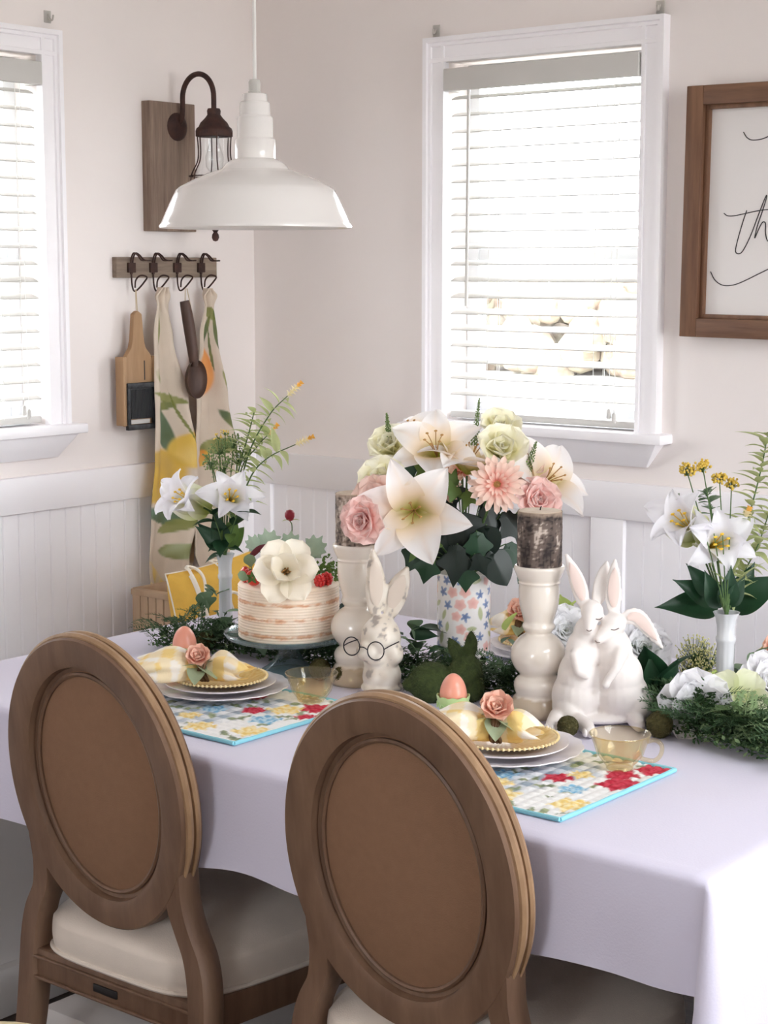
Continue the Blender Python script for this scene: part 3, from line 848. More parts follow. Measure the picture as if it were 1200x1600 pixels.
# chair with the yellow cushion in the corner, beyond the table's end
wood('pale_wood', C(196, 170, 142), C(176, 148, 120), 10, (1, 1, .15), 0.6)
mat('cushion_yellow', C(232, 186, 84), 0.9, var=0.05, vscale=40, bump=0.25, bscale=350)
mat('cushion_white', C(244, 238, 226), 0.85)
def corner_chair():
    t = thing('tub_chair', 'pale wooden low-backed chair behind the yellow cushion in the corner', 'chair', (-3.31, 3.385, 0))
    # faces the table's end (+x)
    for s in (-1, 1):
        for k in range(7):
            x = -0.155 + k * 0.030
            MB().box(x, x + 0.027, s * 0.195 - .011, s * 0.195 + .011, 0.36, 0.745).build('side_slat', 'pale_wood', t, bevel=0.002)
        MB().box(-0.16, 0.062, s * 0.195 - .014, s * 0.195 + .014, 0.742, 0.758).build('arm_rail', 'pale_wood', t, bevel=0.002)
        for x in (-0.145, 0.195):
            MB().box(x - .016, x + .016, s * 0.18 - .016, s * .18 + .016, 0, 0.48).build('leg', 'pale_wood', t, bevel=0.002)
    MB().box(-0.17, -0.145, -0.195, 0.195, 0.36, 0.758).build('backrest', 'pale_wood', t, bevel=0.003)
    MB().box(-0.145, 0.215, -0.184, 0.184, 0.48, 0.52).build('seat', 'pale_wood', t, bevel=0.004)
corner_chair()

def pillow():
    t = thing('throw_pillow', 'yellow pillow with white script leaning in the corner chair', 'pillow', (-3.187, 3.232, 0.690), 0)
    # front face looks along local +x, leaned back
    Mx = Matrix.Rotation(R(-10), 4, 'Y') @ Matrix.Rotation(R(4), 4, 'X')
    hw, hh = 0.160, 0.165
    def face(a, b):   # a, b in -1..1 -> thickness
        return 0.062 * (max(0.0, (1 - a * a) * (1 - b * b))) ** 0.42
    def fn(sg):
        def g(u, v):
            a, b = 2 * u - 1, 2 * v - 1
            k = 1 - 0.05 * (1 - abs(b) ** 2) * abs(a) ** 6; k2 = 1 - 0.05 * (1 - abs(a) ** 2) * abs(b) ** 6
            return tuple(Mx @ Vector((sg * face(a, b), a * hw * k, b * hh * k2)))
        return g
    MB().grid(fn(1), 24, 24).grid(fn(-1), 24, 24).build('cover', 'cushion_yellow', t, ang=70, fixn=False)
    edge = []
    for k in range(80):
        q = k / 80 * 4; s, f = int(q), q % 1 * 2 - 1
        a, b = [(f, -1), (1, f), (-f, 1), (-1, -f)][s]
        edge.append(tuple(Mx @ Vector((0, a * hw * (1 - .05 * (1 - b * b) * (abs(a) > .99)), b * hh * (1 - .05 * (1 - a * a) * (abs(b) > .99))))))
    MB().tube(edge, 0.0022, 6, closed=True).build('piping', 'cushion_white', t)
    def stroke(pts, r):
        P = []
        for a, b in bez2([(q * 1.05 - .030, w * 1.05) for q, w in pts]): P.append(tuple(Mx @ Vector((face(a / hw, b / hh) + 0.0005, a, b))))
        MB().tube(P, r, 6).build('script_stroke', 'cushion_white', t)
    def bez2(p): return [(q.x, q.y) for q in bez([(a, b, 0) for a, b in p], 8)]
    stroke([(-.150, -.045), (-.105, .010), (-.060, .065), (-.035, .125), (-.042, .158), (-.060, .150), (-.066, .100), (-.060, .030), (-.050, -.030)], 0.0045)
    stroke([(-.066, .140), (-.064, .060), (-.052, -.040)], 0.0075)
    stroke([(-.052, -.020), (-.035, .025), (-.018, .040), (-.008, .015), (-.004, -.040), (.012, -.055), (.03, -.03)], 0.0050)
    stroke([(.050, .070), (.030, .075), (.020, .050), (.030, .015), (.052, .015), (.062, .045), (.050, .070)], 0.0045)
    stroke([(.030, .170), (.030, .145), (.045, .146), (.045, .158), (.032, .158)], 0.0022)
pillow()

# round stool whose pale seat edge shows in the bottom left corner
mat('stool_cream', C(238, 224, 180), 0.5)
def stool():
    t = thing('round_stool', 'pale cream round seat edge in the bottom left corner', 'stool', (-2.0106, 1.5314, 0.4500), 0)
    MB().lathe([(0.0, 0.012), (0.10, 0.012), (0.125, 0.008), (0.135, 0.0), (0.135, -0.018), (0.125, -0.028), (0.0, -0.030)], 48).build('seat', 'stool_cream', t)
    for k in range(3):
        an = 2 * PI * k / 3 + .3
        MB().tube([(0.085 * math.cos(an), 0.085 * math.sin(an), -0.028), (0.12 * math.cos(an), 0.12 * math.sin(an), -0.45)], [0.014, 0.011], 10).build('leg', 'pale_wood', t)
stool()

# ------------------------------------------------------------------ place settings
mat('mat_print', C(240, 240, 240), 0.9, vcol=True, bump=0.15, bscale=300)
mat('mat_binding', C(146, 212, 226), 0.85, bump=0.2, bscale=300)
mat('china_white', C(232, 228, 234), 0.22, coat=0.3)
mat('china_yellow', C(226, 184, 92), 0.25, vcol=True, coat=0.4)
mat('napkin_check', C(248, 224, 150), 0.9, vcol=True, bump=0.2, bscale=300, transl=0.15)
wood('twig_brown', C(120, 92, 66), C(92, 70, 50), 30, (1, 1, 1), 0.8)
mat('rose_peach', C(236, 172, 146), 0.75, vcol=True, transl=0.25)
mat('sage_leaf', C(168, 182, 150), 0.75, var=0.1, vscale=60, transl=0.2)
mat('egg_peach', C(233, 158, 136), 0.32, var=0.02, vscale=30, coat=0.2)
mat('cup_green', C(190, 214, 150), 0.3, coat=0.3)
clear_glass('amber_glass', (0.965, 0.915, 0.77, 1), body=0.02)

def placemat(label, x1, seed):
    x0 = x1 - 0.53; y0, y1 = 2.205, 2.565
    t = thing('placemat', label, 'placemat', ((x0 + x1) / 2, (y0 + y1) / 2, TZ + 0.002), 0, 'quilted floral placemats')
    hw, hd = 0.265, 0.18
    rnd = random.Random(seed)
    fl = []
    fixed = [(-.20, -.10, 'r'), (.02, -.135, 'r'), (.20, .10, 'r'), (.13, .02, 'r'), (.06, -.075, 'y'), (.16, .055, 'y'), (.235, .14, 'r'), (.225, -.10, 'y'), (.12, -.12, 'y'), (.05, .10, 'r'), (-.15, .08, 'y'), (-.08, -.13, 'b'), (.18, -.02, 'b'), (.05, -.02, 'b'), (-.22, .03, 'b'), (.24, .04, 'r')]
    for a, b, k in fixed: fl.append((a + rnd.uniform(-.01, .01), b + rnd.uniform(-.01, .01), rnd.uniform(.020, .036) if k != 'b' else rnd.uniform(.02, .032), k))
    lv = [(rnd.uniform(-hw, hw), rnd.uniform(-hd, hd), rnd.uniform(.010, .024), rnd.uniform(0, PI)) for _ in range(70)]
    chk = [(.06, -.05, .10), (-.10, -.02, .12), (.12, .06, .07)]
    def fn(u, v):
        a, b = (2 * u - 1) * (hw - .004), (2 * v - 1) * (hd - .004)
        d1 = abs((a / 0.020) % 1 - .5) * 2; d2 = abs((b / 0.020) % 1 - .5) * 2
        q = min(1 - d1, 1 - d2)
        return (a, b, 0.0050 - 0.0030 * (1 - sstep(0, 0.55, q)))
    def colf(p, q):
        a, b = p[0], p[1]
        c = C(246, 246, 244)
        for (cx, cyy, r) in chk:
            k = 1 - sstep(r * .7, r, math.hypot(a - cx, b - cyy))
            if k > 0:
                ck = ((int(math.floor(a / 0.020)) % 2) + (int(math.floor(b / 0.020)) % 2)) / 2
                c = mixc(c, mixc(C(244, 247, 250), C(112, 140, 164), ck), k * .75)
        for (cx, cyy, r, an) in lv:
            d = splat(a, b, cx, cyy, r, r * .35, an, .2)
            if d > 0: c = mixc(c, mixc(C(98, 118, 84), C(160, 168, 120), .5 + nz(a, b, 1, 90)), d * .9)
        for (cx, cyy, r, k) in fl:
            da, db = a - cx, b - cyy; rr = math.hypot(da, db); an = math.atan2(db, da)
            ro = r * (1 + .16 * math.sin(5 * an + cx * 90) + .08 * math.sin(9 * an))
            s = 1 - sstep(ro * .9, ro * 1.02, rr)
            if s > 0:
                tt = .5 + .5 * math.sin(rr / r * 11 + 2.2 * math.sin(an * 3 + cx * 40))
                if k == 'r': cc = mixc(C(186, 24, 52), C(232, 96, 116), tt * .55)
                elif k == 'y': cc = mixc(C(240, 208, 120), C(250, 236, 190), tt)
                else: cc = mixc(C(112, 176, 212), C(206, 230, 240), tt)
                c = mixc(c, cc, s)
        return c
    MB().grid(fn, 150, 104).build('quilted_top', 'mat_print', t, colf=colf, ang=180, fixn=False)
    MB().box(-hw + .002, hw - .002, -hd + .002, hd - .002, 0, 0.002).build('lining', 'mat_binding', t)
    for pts in (((-hw, -hd), (hw, -hd)), ((hw, -hd), (hw, hd)), ((hw, hd), (-hw, hd)), ((-hw, hd), (-hw, -hd))):
        (ax, ay), (bx, by) = pts
        P = [(ax + (bx - ax) * k / 16, ay + (by - ay) * k / 16, 0.0035 + .0004 * math.sin(k * 2.1)) for k in range(17)]
        m = MB().tube(P, 0.0040, 8)
        m.v = [(x * 0.985 + .0, y * .98, z) for x, y, z in m.v]
        m.build('binding', 'mat_binding', t)
placemat('quilted floral placemat with blue edging in front of the left chair', -2.145, 4)
placemat('quilted floral placemat with blue edging in front of the middle chair', -1.446, 9)

def plate_mesh(name, r, m, scallop=0.0, nsc=20, h=0.016, beads=False):
    prof = [(0.0, 0.003), (r * .55, 0.003), (r * .62, 0.005), (r * .70, 0.009), (r * .95, h), (r, h + .001), (r * 1.003, h - .001), (r * .97, h - .003), (r * .70, 0.004), (r * .58, 0.0), (0.0, 0.0)]
    def rf(t, i):
        return 1 + (scallop * abs(math.sin(t * nsc / 2)) if i in (4, 5, 6, 7) else 0)
    mb = MB().lathe(prof, 120, rf=rf)
    return mb
YEL = C(222, 178, 82)
def setting(tag_txt, near, X, Y, first, rz, with_mat=True):
    z = TZ + (0.0075 if with_mat else 0.0018)
    o = plate_mesh('dinner_plate', 0.135, 'china_white', 0.03, 18).build('dinner_plate', 'china_white', ang=50)
    o.location = (X, Y, z); tag(o, 'white scalloped dinner plate ' + near, 'plate', 'white dinner plates')
    o = plate_mesh('salad_plate', 0.112, 'china_white', 0.0, h=0.014).build('salad_plate', 'china_white', ang=50)
    o.location = (X, Y, z + 0.0100); tag(o, 'plain white salad plate ' + near, 'plate', 'white salad plates')
    t = thing('dessert_plate', 'yellow beaded dessert plate ' + near, 'plate', (X, Y, z + 0.0190), 0, 'yellow dessert plates')
    def pc(p, q):
        r = math.hypot(p[0], p[1]); a = math.atan2(p[1], p[0])
        k = .5 + .5 * math.sin(a * 26 + 3 * nz(p[0], p[1], 0, 60)) * math.cos(r * 300 + a * 2)
        c = mixc(C(212, 168, 88), C(238, 210, 140), k * .75 + .3 * nz(p[0], p[1], 2, 120))
        return mixc(c, C(240, 220, 170), sstep(.088, .094, r))
    pm = MB()
    r = 0.094
    prof = [(0, .003), (.02, .003), (.04, .0031), (.055, .0035), (.065, .006), (.075, .009), (.082, .0115), (.088, .013), (r, .014), (r * 1.004, .0125), (r * .95, .011), (.06, .002), (.05, 0), (0, 0)]
    pm.lathe(prof, 120).build('dish', 'china_yellow', t, colf=pc, ang=50)
    b = MB()
    for k in range(64):
        an = 2 * PI * k / 64; b.ball((r * math.cos(an), r * math.sin(an), 0.0135), 0.0030, 6, 5)
    b.build('beaded_rim', 'mat_cream', t)
    return z + 0.019
mat('mat_cream', C(240, 220, 168), 0.3, coat=0.3)

def napkin(label, loc, rz, la, lb, wa, wb, seed):
    """bow of checked cloth pinched by the ring at the origin; wings along -x (la) and +x (lb)"""
    t = thing('napkin', label, 'napkin', loc, rz, 'yellow checked napkins')
    def wing(L, W, sgn, ph, lift):
        def fn(u, v):
            # tube-like gathered cloth: v around a flattened pleated loop
            th = 2 * PI * v
            w = (0.016 + (W - 0.016) * sstep(0, .75, u) * (1 - 0.12 * sstep(.8, 1, u)))
            hgt = 0.012 + 0.020 * math.sin(PI * min(1, u * .9 + .1)) * lift
            pl = 1 + 0.16 * math.sin(th * 5 + ph) * sstep(.05, .5, u)
            x = sgn * (L * u + 0.014 * math.sin(th * 3 + ph) * u)
            y = w * math.cos(th) * pl
            z = 0.020 + hgt * math.sin(th) * pl + 0.014 * lift * math.sin(PI * u * .8) - 0.010 * u * (1 - lift * .5)
            return (x, y, max(z, 0.001 + .003 * math.sin(th) ** 2))
        return fn
    def colf(p, q):
        u, v = q
        a = p[0] / 0.026 + 30.2; b = p[1] / 0.026 + 30.3
        k = ((int(math.floor(a)) % 2) + (int(math.floor(b)) % 2)) / 2
        return mixc(C(253, 248, 238), C(248, 220, 146), k)
    if la: MB().grid(wing(la, wa, -1, seed, 1.0), 36, 72, cv=True).build('wing', 'napkin_check', t, colf=colf, ang=80, fixn=False)
    if lb: MB().grid(wing(lb, wb, 1, seed + 1.3, 0.9), 30, 64, cv=True).build('wing', 'napkin_check', t, colf=colf, ang=80, fixn=False)
    return t

def petal_mb(L, W, a0, a1, cup=0.25, prof='round', ruff=0.0, nu=10, nv=8, pw=1.0, rf=5):
    """petal growing from the origin; angle from the flower axis z goes a0 -> a1 (degrees), outwards along +y"""
    m = MB()
    ys, zs = [0.0], [0.0]
    for i in range(nu):
        u = (i + .5) / nu; a = R(a0 + (a1 - a0) * u ** pw)
        ys.append(ys[-1] + math.sin(a) * L / nu); zs.append(zs[-1] + math.cos(a) * L / nu)
    def wid(u):
        if prof == 'round': return W * (0.25 + 0.75 * sstep(0, .55, u)) * math.sqrt(max(0.0, 1 - max(0, (u - .55) / .45) ** 2.4))
        if prof == 'point': return W * max(0.0, math.sin(PI * min(1, u ** .62 * .985 + .015))) ** 1.2
        if prof == 'lance': return W * max(0.0, math.sin(PI * min(1, u ** .75 * .97 + .03))) ** .85
        if prof == 'strap': return W * (0.4 + 0.6 * sstep(0, .5, u)) * math.sqrt(max(0.0, 1 - max(0, (u - .75) / .25) ** 2.2))
        if prof == 'spoon': return W * (0.12 + 0.88 * sstep(.05, .65, u)) * math.sqrt(max(0.0, 1 - max(0, (u - .65) / .35) ** 2.2))
        return W * math.sin(PI * u)
    def fn(u, v):
        i = u * nu; k = min(nu - 1, int(i)); f = i - k
        y = ys[k] * (1 - f) + ys[k + 1] * f; z = zs[k] * (1 - f) + zs[k + 1] * f
        a = R(a0 + (a1 - a0) * u ** pw); s = 2 * v - 1; w = max(wid(u), W * .02)
        c = cup * w * s * s + ruff * W * math.sin(s * rf + u * 3) * u * u
        # normal points to the axis side
        return (s * w, y - math.cos(a) * c, z + math.sin(a) * c)
    m.grid(fn, nu, nv)
    return m

def rose_part(parent, M, s, cin=C(228, 146, 124), cout=C(248, 212, 192)):
    r = MB()
    n = [(3, .30, -8, 14, .55), (4, .45, 2, 35, .8), (5, .62, 10, 62, 1.0), (6, .78, 25, 92, 1.15)]
    for k, (cnt, L, a0, a1, w) in enumerate(n):
        p = petal_mb(0.032 * s * (L + .25), 0.019 * s * w, a0, a1, .55, 'round', .12, 7, 6)
        for j in range(cnt):
            r.add(p, Matrix.Rotation(2 * PI * j / cnt + k * .7, 4, 'Z') @ Matrix.Translation((0, 0.002 * s * k, 0)))
    def colf(p, q): return mixc(cin, cout, q[0] * 1.1)
    o = r.build('rose', 'rose_peach', parent, colf=colf, fixn=False, ang=180)
    o.matrix_local = M
    return o

def leaf_mesh(name, L, W, m, curl=25, fold=0.25, prof='lance', lobes=False, nu=10, nv=6, wav=0.0):
    p = petal_mb(L, W, 60, 60 + curl, fold, prof, wav, nu, nv)
    return p.mesh(name, m, fixn=False, ang=180)
SAGE = leaf_mesh('leaf', 0.056, 0.020, 'sage_leaf', 30)

def napkin_ring(label, loc, rz, s=1.0, rose_at=(0.002, -0.004, 0.052)):
    t = thing('napkin_ring', label, 'napkin ring', loc, rz, 'twig napkin rings with peach roses')
    m = MB()
    for k in range(3):
        m.tube([(0.006 * (k - 1) + 0.002 * math.sin(a * 3 + k), 0.024 * math.cos(a), 0.026 + 0.024 * math.sin(a)) for a in [2 * PI * q / 24 for q in range(24)]], 0.0036, 7, closed=True)
    m.build('twig_band', 'twig_brown', t)
    rose_part(t, facing(rose_at, (0.15, -0.75, 0.75), 0.3, s), 1.0)
    for k, (an, tilt) in enumerate(((200, 100), (330, 115), (275, 125), (20, 85), (150, 95))):
        obj('leaf', SAGE, t, Matrix.Translation((rose_at[0], rose_at[1] + .004, rose_at[2] - 0.012)) @ Matrix.Rotation(R(an - 90), 4, 'Z') @ Matrix.Rotation(R(-(tilt - 75)), 4, 'X'))
    return t

zL = setting('', 'in front of the left chair', -2.437, 2.468, True, 0)
zR = setting('', 'in front of the middle chair', -1.730, 2.456, True, 0)
zp = 0.0
# bows lie across the plates, along the picture's width
napkin('yellow checked napkin bow on the plates of the left setting', (-2.4284, 2.4170, 0.8000), R(30), 0.145, 0.078, 0.072, 0.036, 0.4)
napkin_ring('twig napkin ring with peach rose on the left setting', (-2.4299, 2.4185, 0.7995), R(28), 0.78, (-0.010, -0.012, 0.047))
napkin('yellow checked napkin bow on the plates of the middle setting', (-1.7145, 2.4100, 0.8000), R(28), 0.12, 0.066, 0.055, 0.034, 2.4)
napkin_ring('twig napkin ring with peach rose on the middle setting', (-1.7156, 2.4114, 0.7995), R(28), 0.92, (0.0, -0.006, 0.058))

def egg_cup(label_c, label_e, loc):
    t = thing('egg_cup', label_c, 'egg cup', loc, 0, 'pale green egg cups')
    def rf(a, i): return 1 + (0.05 * math.sin(a * 8) if i in (6, 7, 8) else 0.0)
    m = MB().lathe([(0.0, 0.002), (0.022, 0.0), (0.025, 0.004), (0.020, 0.010), (0.023, 0.018), (0.0285, 0.030), (0.031, 0.040), (0.032, 0.0455), (0.030, 0.0455), (0.027, 0.034), (0.018, 0.020), (0.0, 0.016)], 48)
    v = []
    for (x, y, z) in m.v:      # scalloped lip
        r = math.hypot(x, y); a = math.atan2(y, x)
        if z > 0.038: z += 0.0028 * abs(math.sin(a * 5))
        v.append((x, y, z))
    m.v = v
    m.build('cup', 'cup_green', t, ang=60)
    q = MB()
    for k in range(14):
        a = 2 * PI * k / 14; q.tube([(0.0305 * math.cos(a + b), 0.0305 * math.sin(a + b), 0.030 + .005 * math.sin(b * 14)) for b in (-.22, -.1, 0, .1, .22)], 0.0012, 5)
    q.build('relief', 'cup_green', t)
    e = MB().lathe([(0.0003, 0.0)] + [(0.0258 * math.sin(PI * k / 20) * (1 - 0.10 * math.cos(PI - PI * k / 20)), 0.0315 - 0.0345 * math.cos(PI * k / 20) * (1.0 if k < 10 else 1.08)) for k in range(1, 20)] + [(0.0003, 0.0688)], 32)
    o = e.build('egg', 'egg_peach', ang=180)
    o.location = (loc[0], loc[1], loc[2] + 0.0205)
    tag(o, label_e, 'egg', 'glossy peach eggs')
egg_cup('pale green scalloped egg cup by the moss rabbit', 'peach egg standing in the green cup by the moss rabbit', (-1.9546, 2.6044, 0.7620))
egg_cup('green egg cup behind the left napkin ring', 'peach egg behind the left napkin ring rose', (-2.6690, 2.5953, 0.7620))

def teacup(label, loc, rz):
    t = thing('teacup', label, 'cup', loc, rz, 'amber glass teacups')
    prof = [(0.0, 0.004), (0.020, 0.004), (0.021, 0.0), (0.0225, 0.0), (0.024, 0.006), (0.030, 0.012), (0.040, 0.026), (0.045, 0.042), (0.0505, 0.056), (0.0520, 0.060), (0.0505, 0.0605), (0.048, 0.056), (0.042, 0.042), (0.037, 0.028), (0.027, 0.015), (0.0, 0.010)]
    def rf(a, i): return 1 + (0.015 * math.cos(a * 8) if 4 <= i <= 13 else 0)
    MB().lathe(prof, 64, rf=rf).build('bowl', 'amber_glass', t, ang=60)
    MB().tube(bez([(0.046, 0, 0.050), (0.060, 0, 0.054), (0.071, 0, 0.046), (0.070, 0, 0.030), (0.058, 0, 0.018), (0.036, 0, 0.020)], 6), 0.0038, 10).build('handle', 'amber_glass', t)
    rim = [(0.0515 * math.cos(a), 0.0515 * math.sin(a), 0.0604) for a in [2 * PI * k / 48 for k in range(48)]]
    MB().tube(rim, 0.0013, 6, closed=True).build('rim', 'amber_glass', t)
teacup('amber glass teacup with handle on the right placemat', (-1.5268, 2.5073, 0.7670), R(20))
teacup('amber glass teacup half hidden by the middle chair', (-2.2460, 2.5284, 0.7630), R(-70))

# far side of the table
for (X, nm) in ((-2.15, 'left'), (-1.53, 'right')):
    setting('', 'across the table, far %s setting' % nm, X, 3.19, False, 0, False)
napkin('yellow napkin on the far side, behind the floral vase', (-2.195, 3.185, 0.797), R(14), 0.06, 0.14, 0.05, 0.055, 1.1)
napkin_ring('peach rose napkin ring on the far side, behind the floral vase', (-2.200, 3.185, 0.795), R(14), 1.0)
napkin('yellow napkin on the far side at the right edge', (-1.575, 3.185, 0.797), R(14), 0.04, 0.13, 0.03, 0.055, 3.1)
napkin_ring('peach rose napkin ring on the far side at the right', (-1.575, 3.185, 0.795), R(14), 1.0)

# ------------------------------------------------------------------ centrepieces
mat('cream_glaze', C(226, 218, 208), 0.18, vcol=True, coat=0.5)
mat('birch_bark', C(120, 104, 92), 0.85, vcol=True, bump=0.7, bscale=90)
mat('cut_wood', C(206, 190, 170), 0.8, col2=C(186, 166, 144), vscale=30)
mat('black_wick', C(40, 34, 30), 0.8)
def candle_holder(label, loc, rz):
    t = thing('candle_holder', label, 'candle holder', loc, rz, 'cream turned candle holders')
    key = [(0.052, 0.000), (0.055, 0.006), (0.054, 0.018), (0.048, 0.034), (0.0425, 0.041), (0.0450, 0.050), (0.0465, 0.060), (0.043, 0.070), (0.036, 0.0765), (0.0365, 0.082), (0.045, 0.092), (0.0515, 0.106), (0.0530, 0.119), (0.0490, 0.135), (0.038, 0.150), (0.0265, 0.158), (0.0250, 0.162), (0.0290, 0.167), (0.0315, 0.173), (0.0290, 0.179), (0.0285, 0.184), (0.0320, 0.196), (0.0370, 0.215), (0.0390, 0.240), (0.0385, 0.254), (0.0400, 0.258), (0.0390, 0.262), (0.0430, 0.270), (0.0480, 0.283), (0.0485, 0.288), (0.0465, 0.291), (0.043, 0.291), (0.042, 0.287), (0.0, 0.287)]
    P = [(q.x, q.y) for q in bez([(a, b, 0) for a, b in key], 4)]
    def colf(p, q):
        k = nz(p[0] * 60, p[1] * 60, p[2] * 30) * .006
        tan = 1 - sstep(0.036, 0.040, p[2] + k)
        c = mixc(C(228, 220, 210), C(196, 180, 158), tan)
        return mixc(c, C(206, 194, 178), sstep(.2, .7, nz(p[0], p[1], p[2], 25)) * .4)
    MB().lathe(P, 64).build('turned_column', 'cream_glaze', t, colf=colf, ang=60)
    return t
def birch_candle(label, loc, seed):
    t = thing('birch_candle', label, 'candle', loc, seed * 1.3, 'birch bark pillar candles')
    def rf(a, i): return 1 + 0.02 * nz(math.cos(a) * 2, math.sin(a) * 2, i * .12 + seed) + 0.012 * nz(math.cos(a) * 9, math.sin(a) * 9, i * .5 + seed)
    prof = [(0.0425, 0.0005 + 0.104 * k / 40) for k in range(41)]
    def colf(p, q):
        a = q[0] * 2 * PI
        n1 = nz(math.cos(a) * 2.2, math.sin(a) * 2.2, p[2] * 22 + seed); n2 = nz(math.cos(a) * 5, math.sin(a) * 5, p[2] * 230 + seed * 3) * .7 + .5 * nz(math.cos(a) * 18, math.sin(a) * 18, p[2] * 60 + seed)
        lt = 1.0 if seed > 2 else 0.0
        c = mixc(mixc(C(74, 64, 60), C(112, 98, 90), .5 + n1), C(150, 134, 120), lt * .55)
        c = mixc(c, C(206, 192, 180), sstep(.30, .52, n2 * .8 + n1 * .6 + lt * .16) * .8)
        c = mixc(c, C(40, 33, 33), sstep(.02, .34, -n2 - n1 * .5 - lt * .1) * .9)
        e = sstep(.094, .104, p[2] + n2 * .006)
        return mixc(c, C(176, 156, 138), e * .7)
    MB().lathe(prof, 96, rf=rf).build('bark', 'birch_bark', t, colf=colf, ang=180)
    MB().lathe([(0.0415, 0.1035), (0.040, 0.1055), (0.0, 0.1055)], 48).lathe([(0, 0.0006), (0.042, 0.0006)], 48).build('cut_top', 'cut_wood', t)
    MB().tube([(0, 0, 0.105), (0.001, 0, 0.110), (0.003, 0, 0.113)], 0.0012, 6).build('wick', 'black_wick', t)
cR = (-1.8532, 2.7396, 0.7615)
cL = (-2.2932, 2.7216, 0.7615)
candle_holder('cream turned candle holder between moss rabbit and white rabbits', cR, 0.3)
candle_holder('cream turned candle holder behind the spectacled bunny', cL, 1.3)
birch_candle('dark birch bark candle on the right holder', (cR[0], cR[1], cR[2] + 0.2905), 1)
birch_candle('birch bark candle on the left holder, partly behind flowers', (cL[0], cL[1], cL[2] + 0.2905), 2.7)

# cake on its glass stand
clear_glass('stand_glass', (0.64, 0.75, 0.77, 1), body=0.08)
mat('cake_icing', C(236, 220, 202), 0.7, vcol=True, bump=0.2, bscale=120, sss=0.1)
cake_at = (-2.4640, 2.7027, 0.7615)
def cake_stand():
    t = thing('cake_stand', 'grey-blue glass pedestal cake stand holding the cake', 'cake stand', cake_at)
    MB().lathe([(0.0, 0.012), (0.02, 0.012), (0.045, 0.006), (0.060, 0.001), (0.062, 0.0), (0.063, 0.003), (0.060, 0.006), (0.047, 0.014), (0.032, 0.026), (0.024, 0.042), (0.021, 0.060), (0.024, 0.070), (0.030, 0.074)], 48, rf=lambda a, i: 1 + 0.02 * math.cos(a * 10)).build('pedestal', 'stand_glass', t, ang=60)
    MB().lathe([(0.0, 0.079), (0.125, 0.080), (0.134, 0.085), (0.1365, 0.089), (0.138, 0.087), (0.134, 0.080), (0.122, 0.075), (0.0, 0.073)], 72).build('plate', 'stand_glass', t, ang=60)
cake_stand()
def cake():
    t = thing('layer_cake', 'semi-naked layer cake with three crumb stripes on glass stand', 'cake', (cake_at[0], cake_at[1], cake_at[2] + 0.0805))
    prof = [(0.0, 0.0), (0.104, 0.0)] + [(0.1065 + 0.0008 * math.sin(k * 1.9), 0.002 + 0.108 * k / 60) for k in range(61)] + [(0.104, 0.114), (0.098, 0.1165), (0.05, 0.117), (0.0, 0.117)]
    def colf(p, q):
        a = math.atan2(p[1], p[0]); z = p[2]
        c = mixc(C(238, 224, 208), C(230, 212, 192), .5 + nz(math.cos(a) * 4, math.sin(a) * 4, z * 30))
        if math.hypot(p[0], p[1]) > 0.1:
            for k, zc in enumerate((0.016, 0.050, 0.082)):
                w = 0.0036 + 0.0030 * nz(math.cos(a) * 3 + k * 7, math.sin(a) * 3, k)
                n = nz(math.cos(a) * 16, math.sin(a) * 16, z * 220 + k * 5); n2 = nz(math.cos(a) * 5 + 3 * k, math.sin(a) * 5, 9 * k)
                zz = zc + 0.003 * nz(math.cos(a) * 4, math.sin(a) * 4, k * 3)
                s = (1 - sstep(w * .5, w * 1.5, abs(z - zz) + n * .003)) * sstep(-.42, .05, n2 + n * .4)
                c = mixc(c, mixc(C(196, 134, 96), C(214, 168, 130), .5 + n), s * .85)
        return c
    MB().lathe(prof, 180).build('cake_body', 'cake_icing', t, colf=colf, ang=60)
cake()

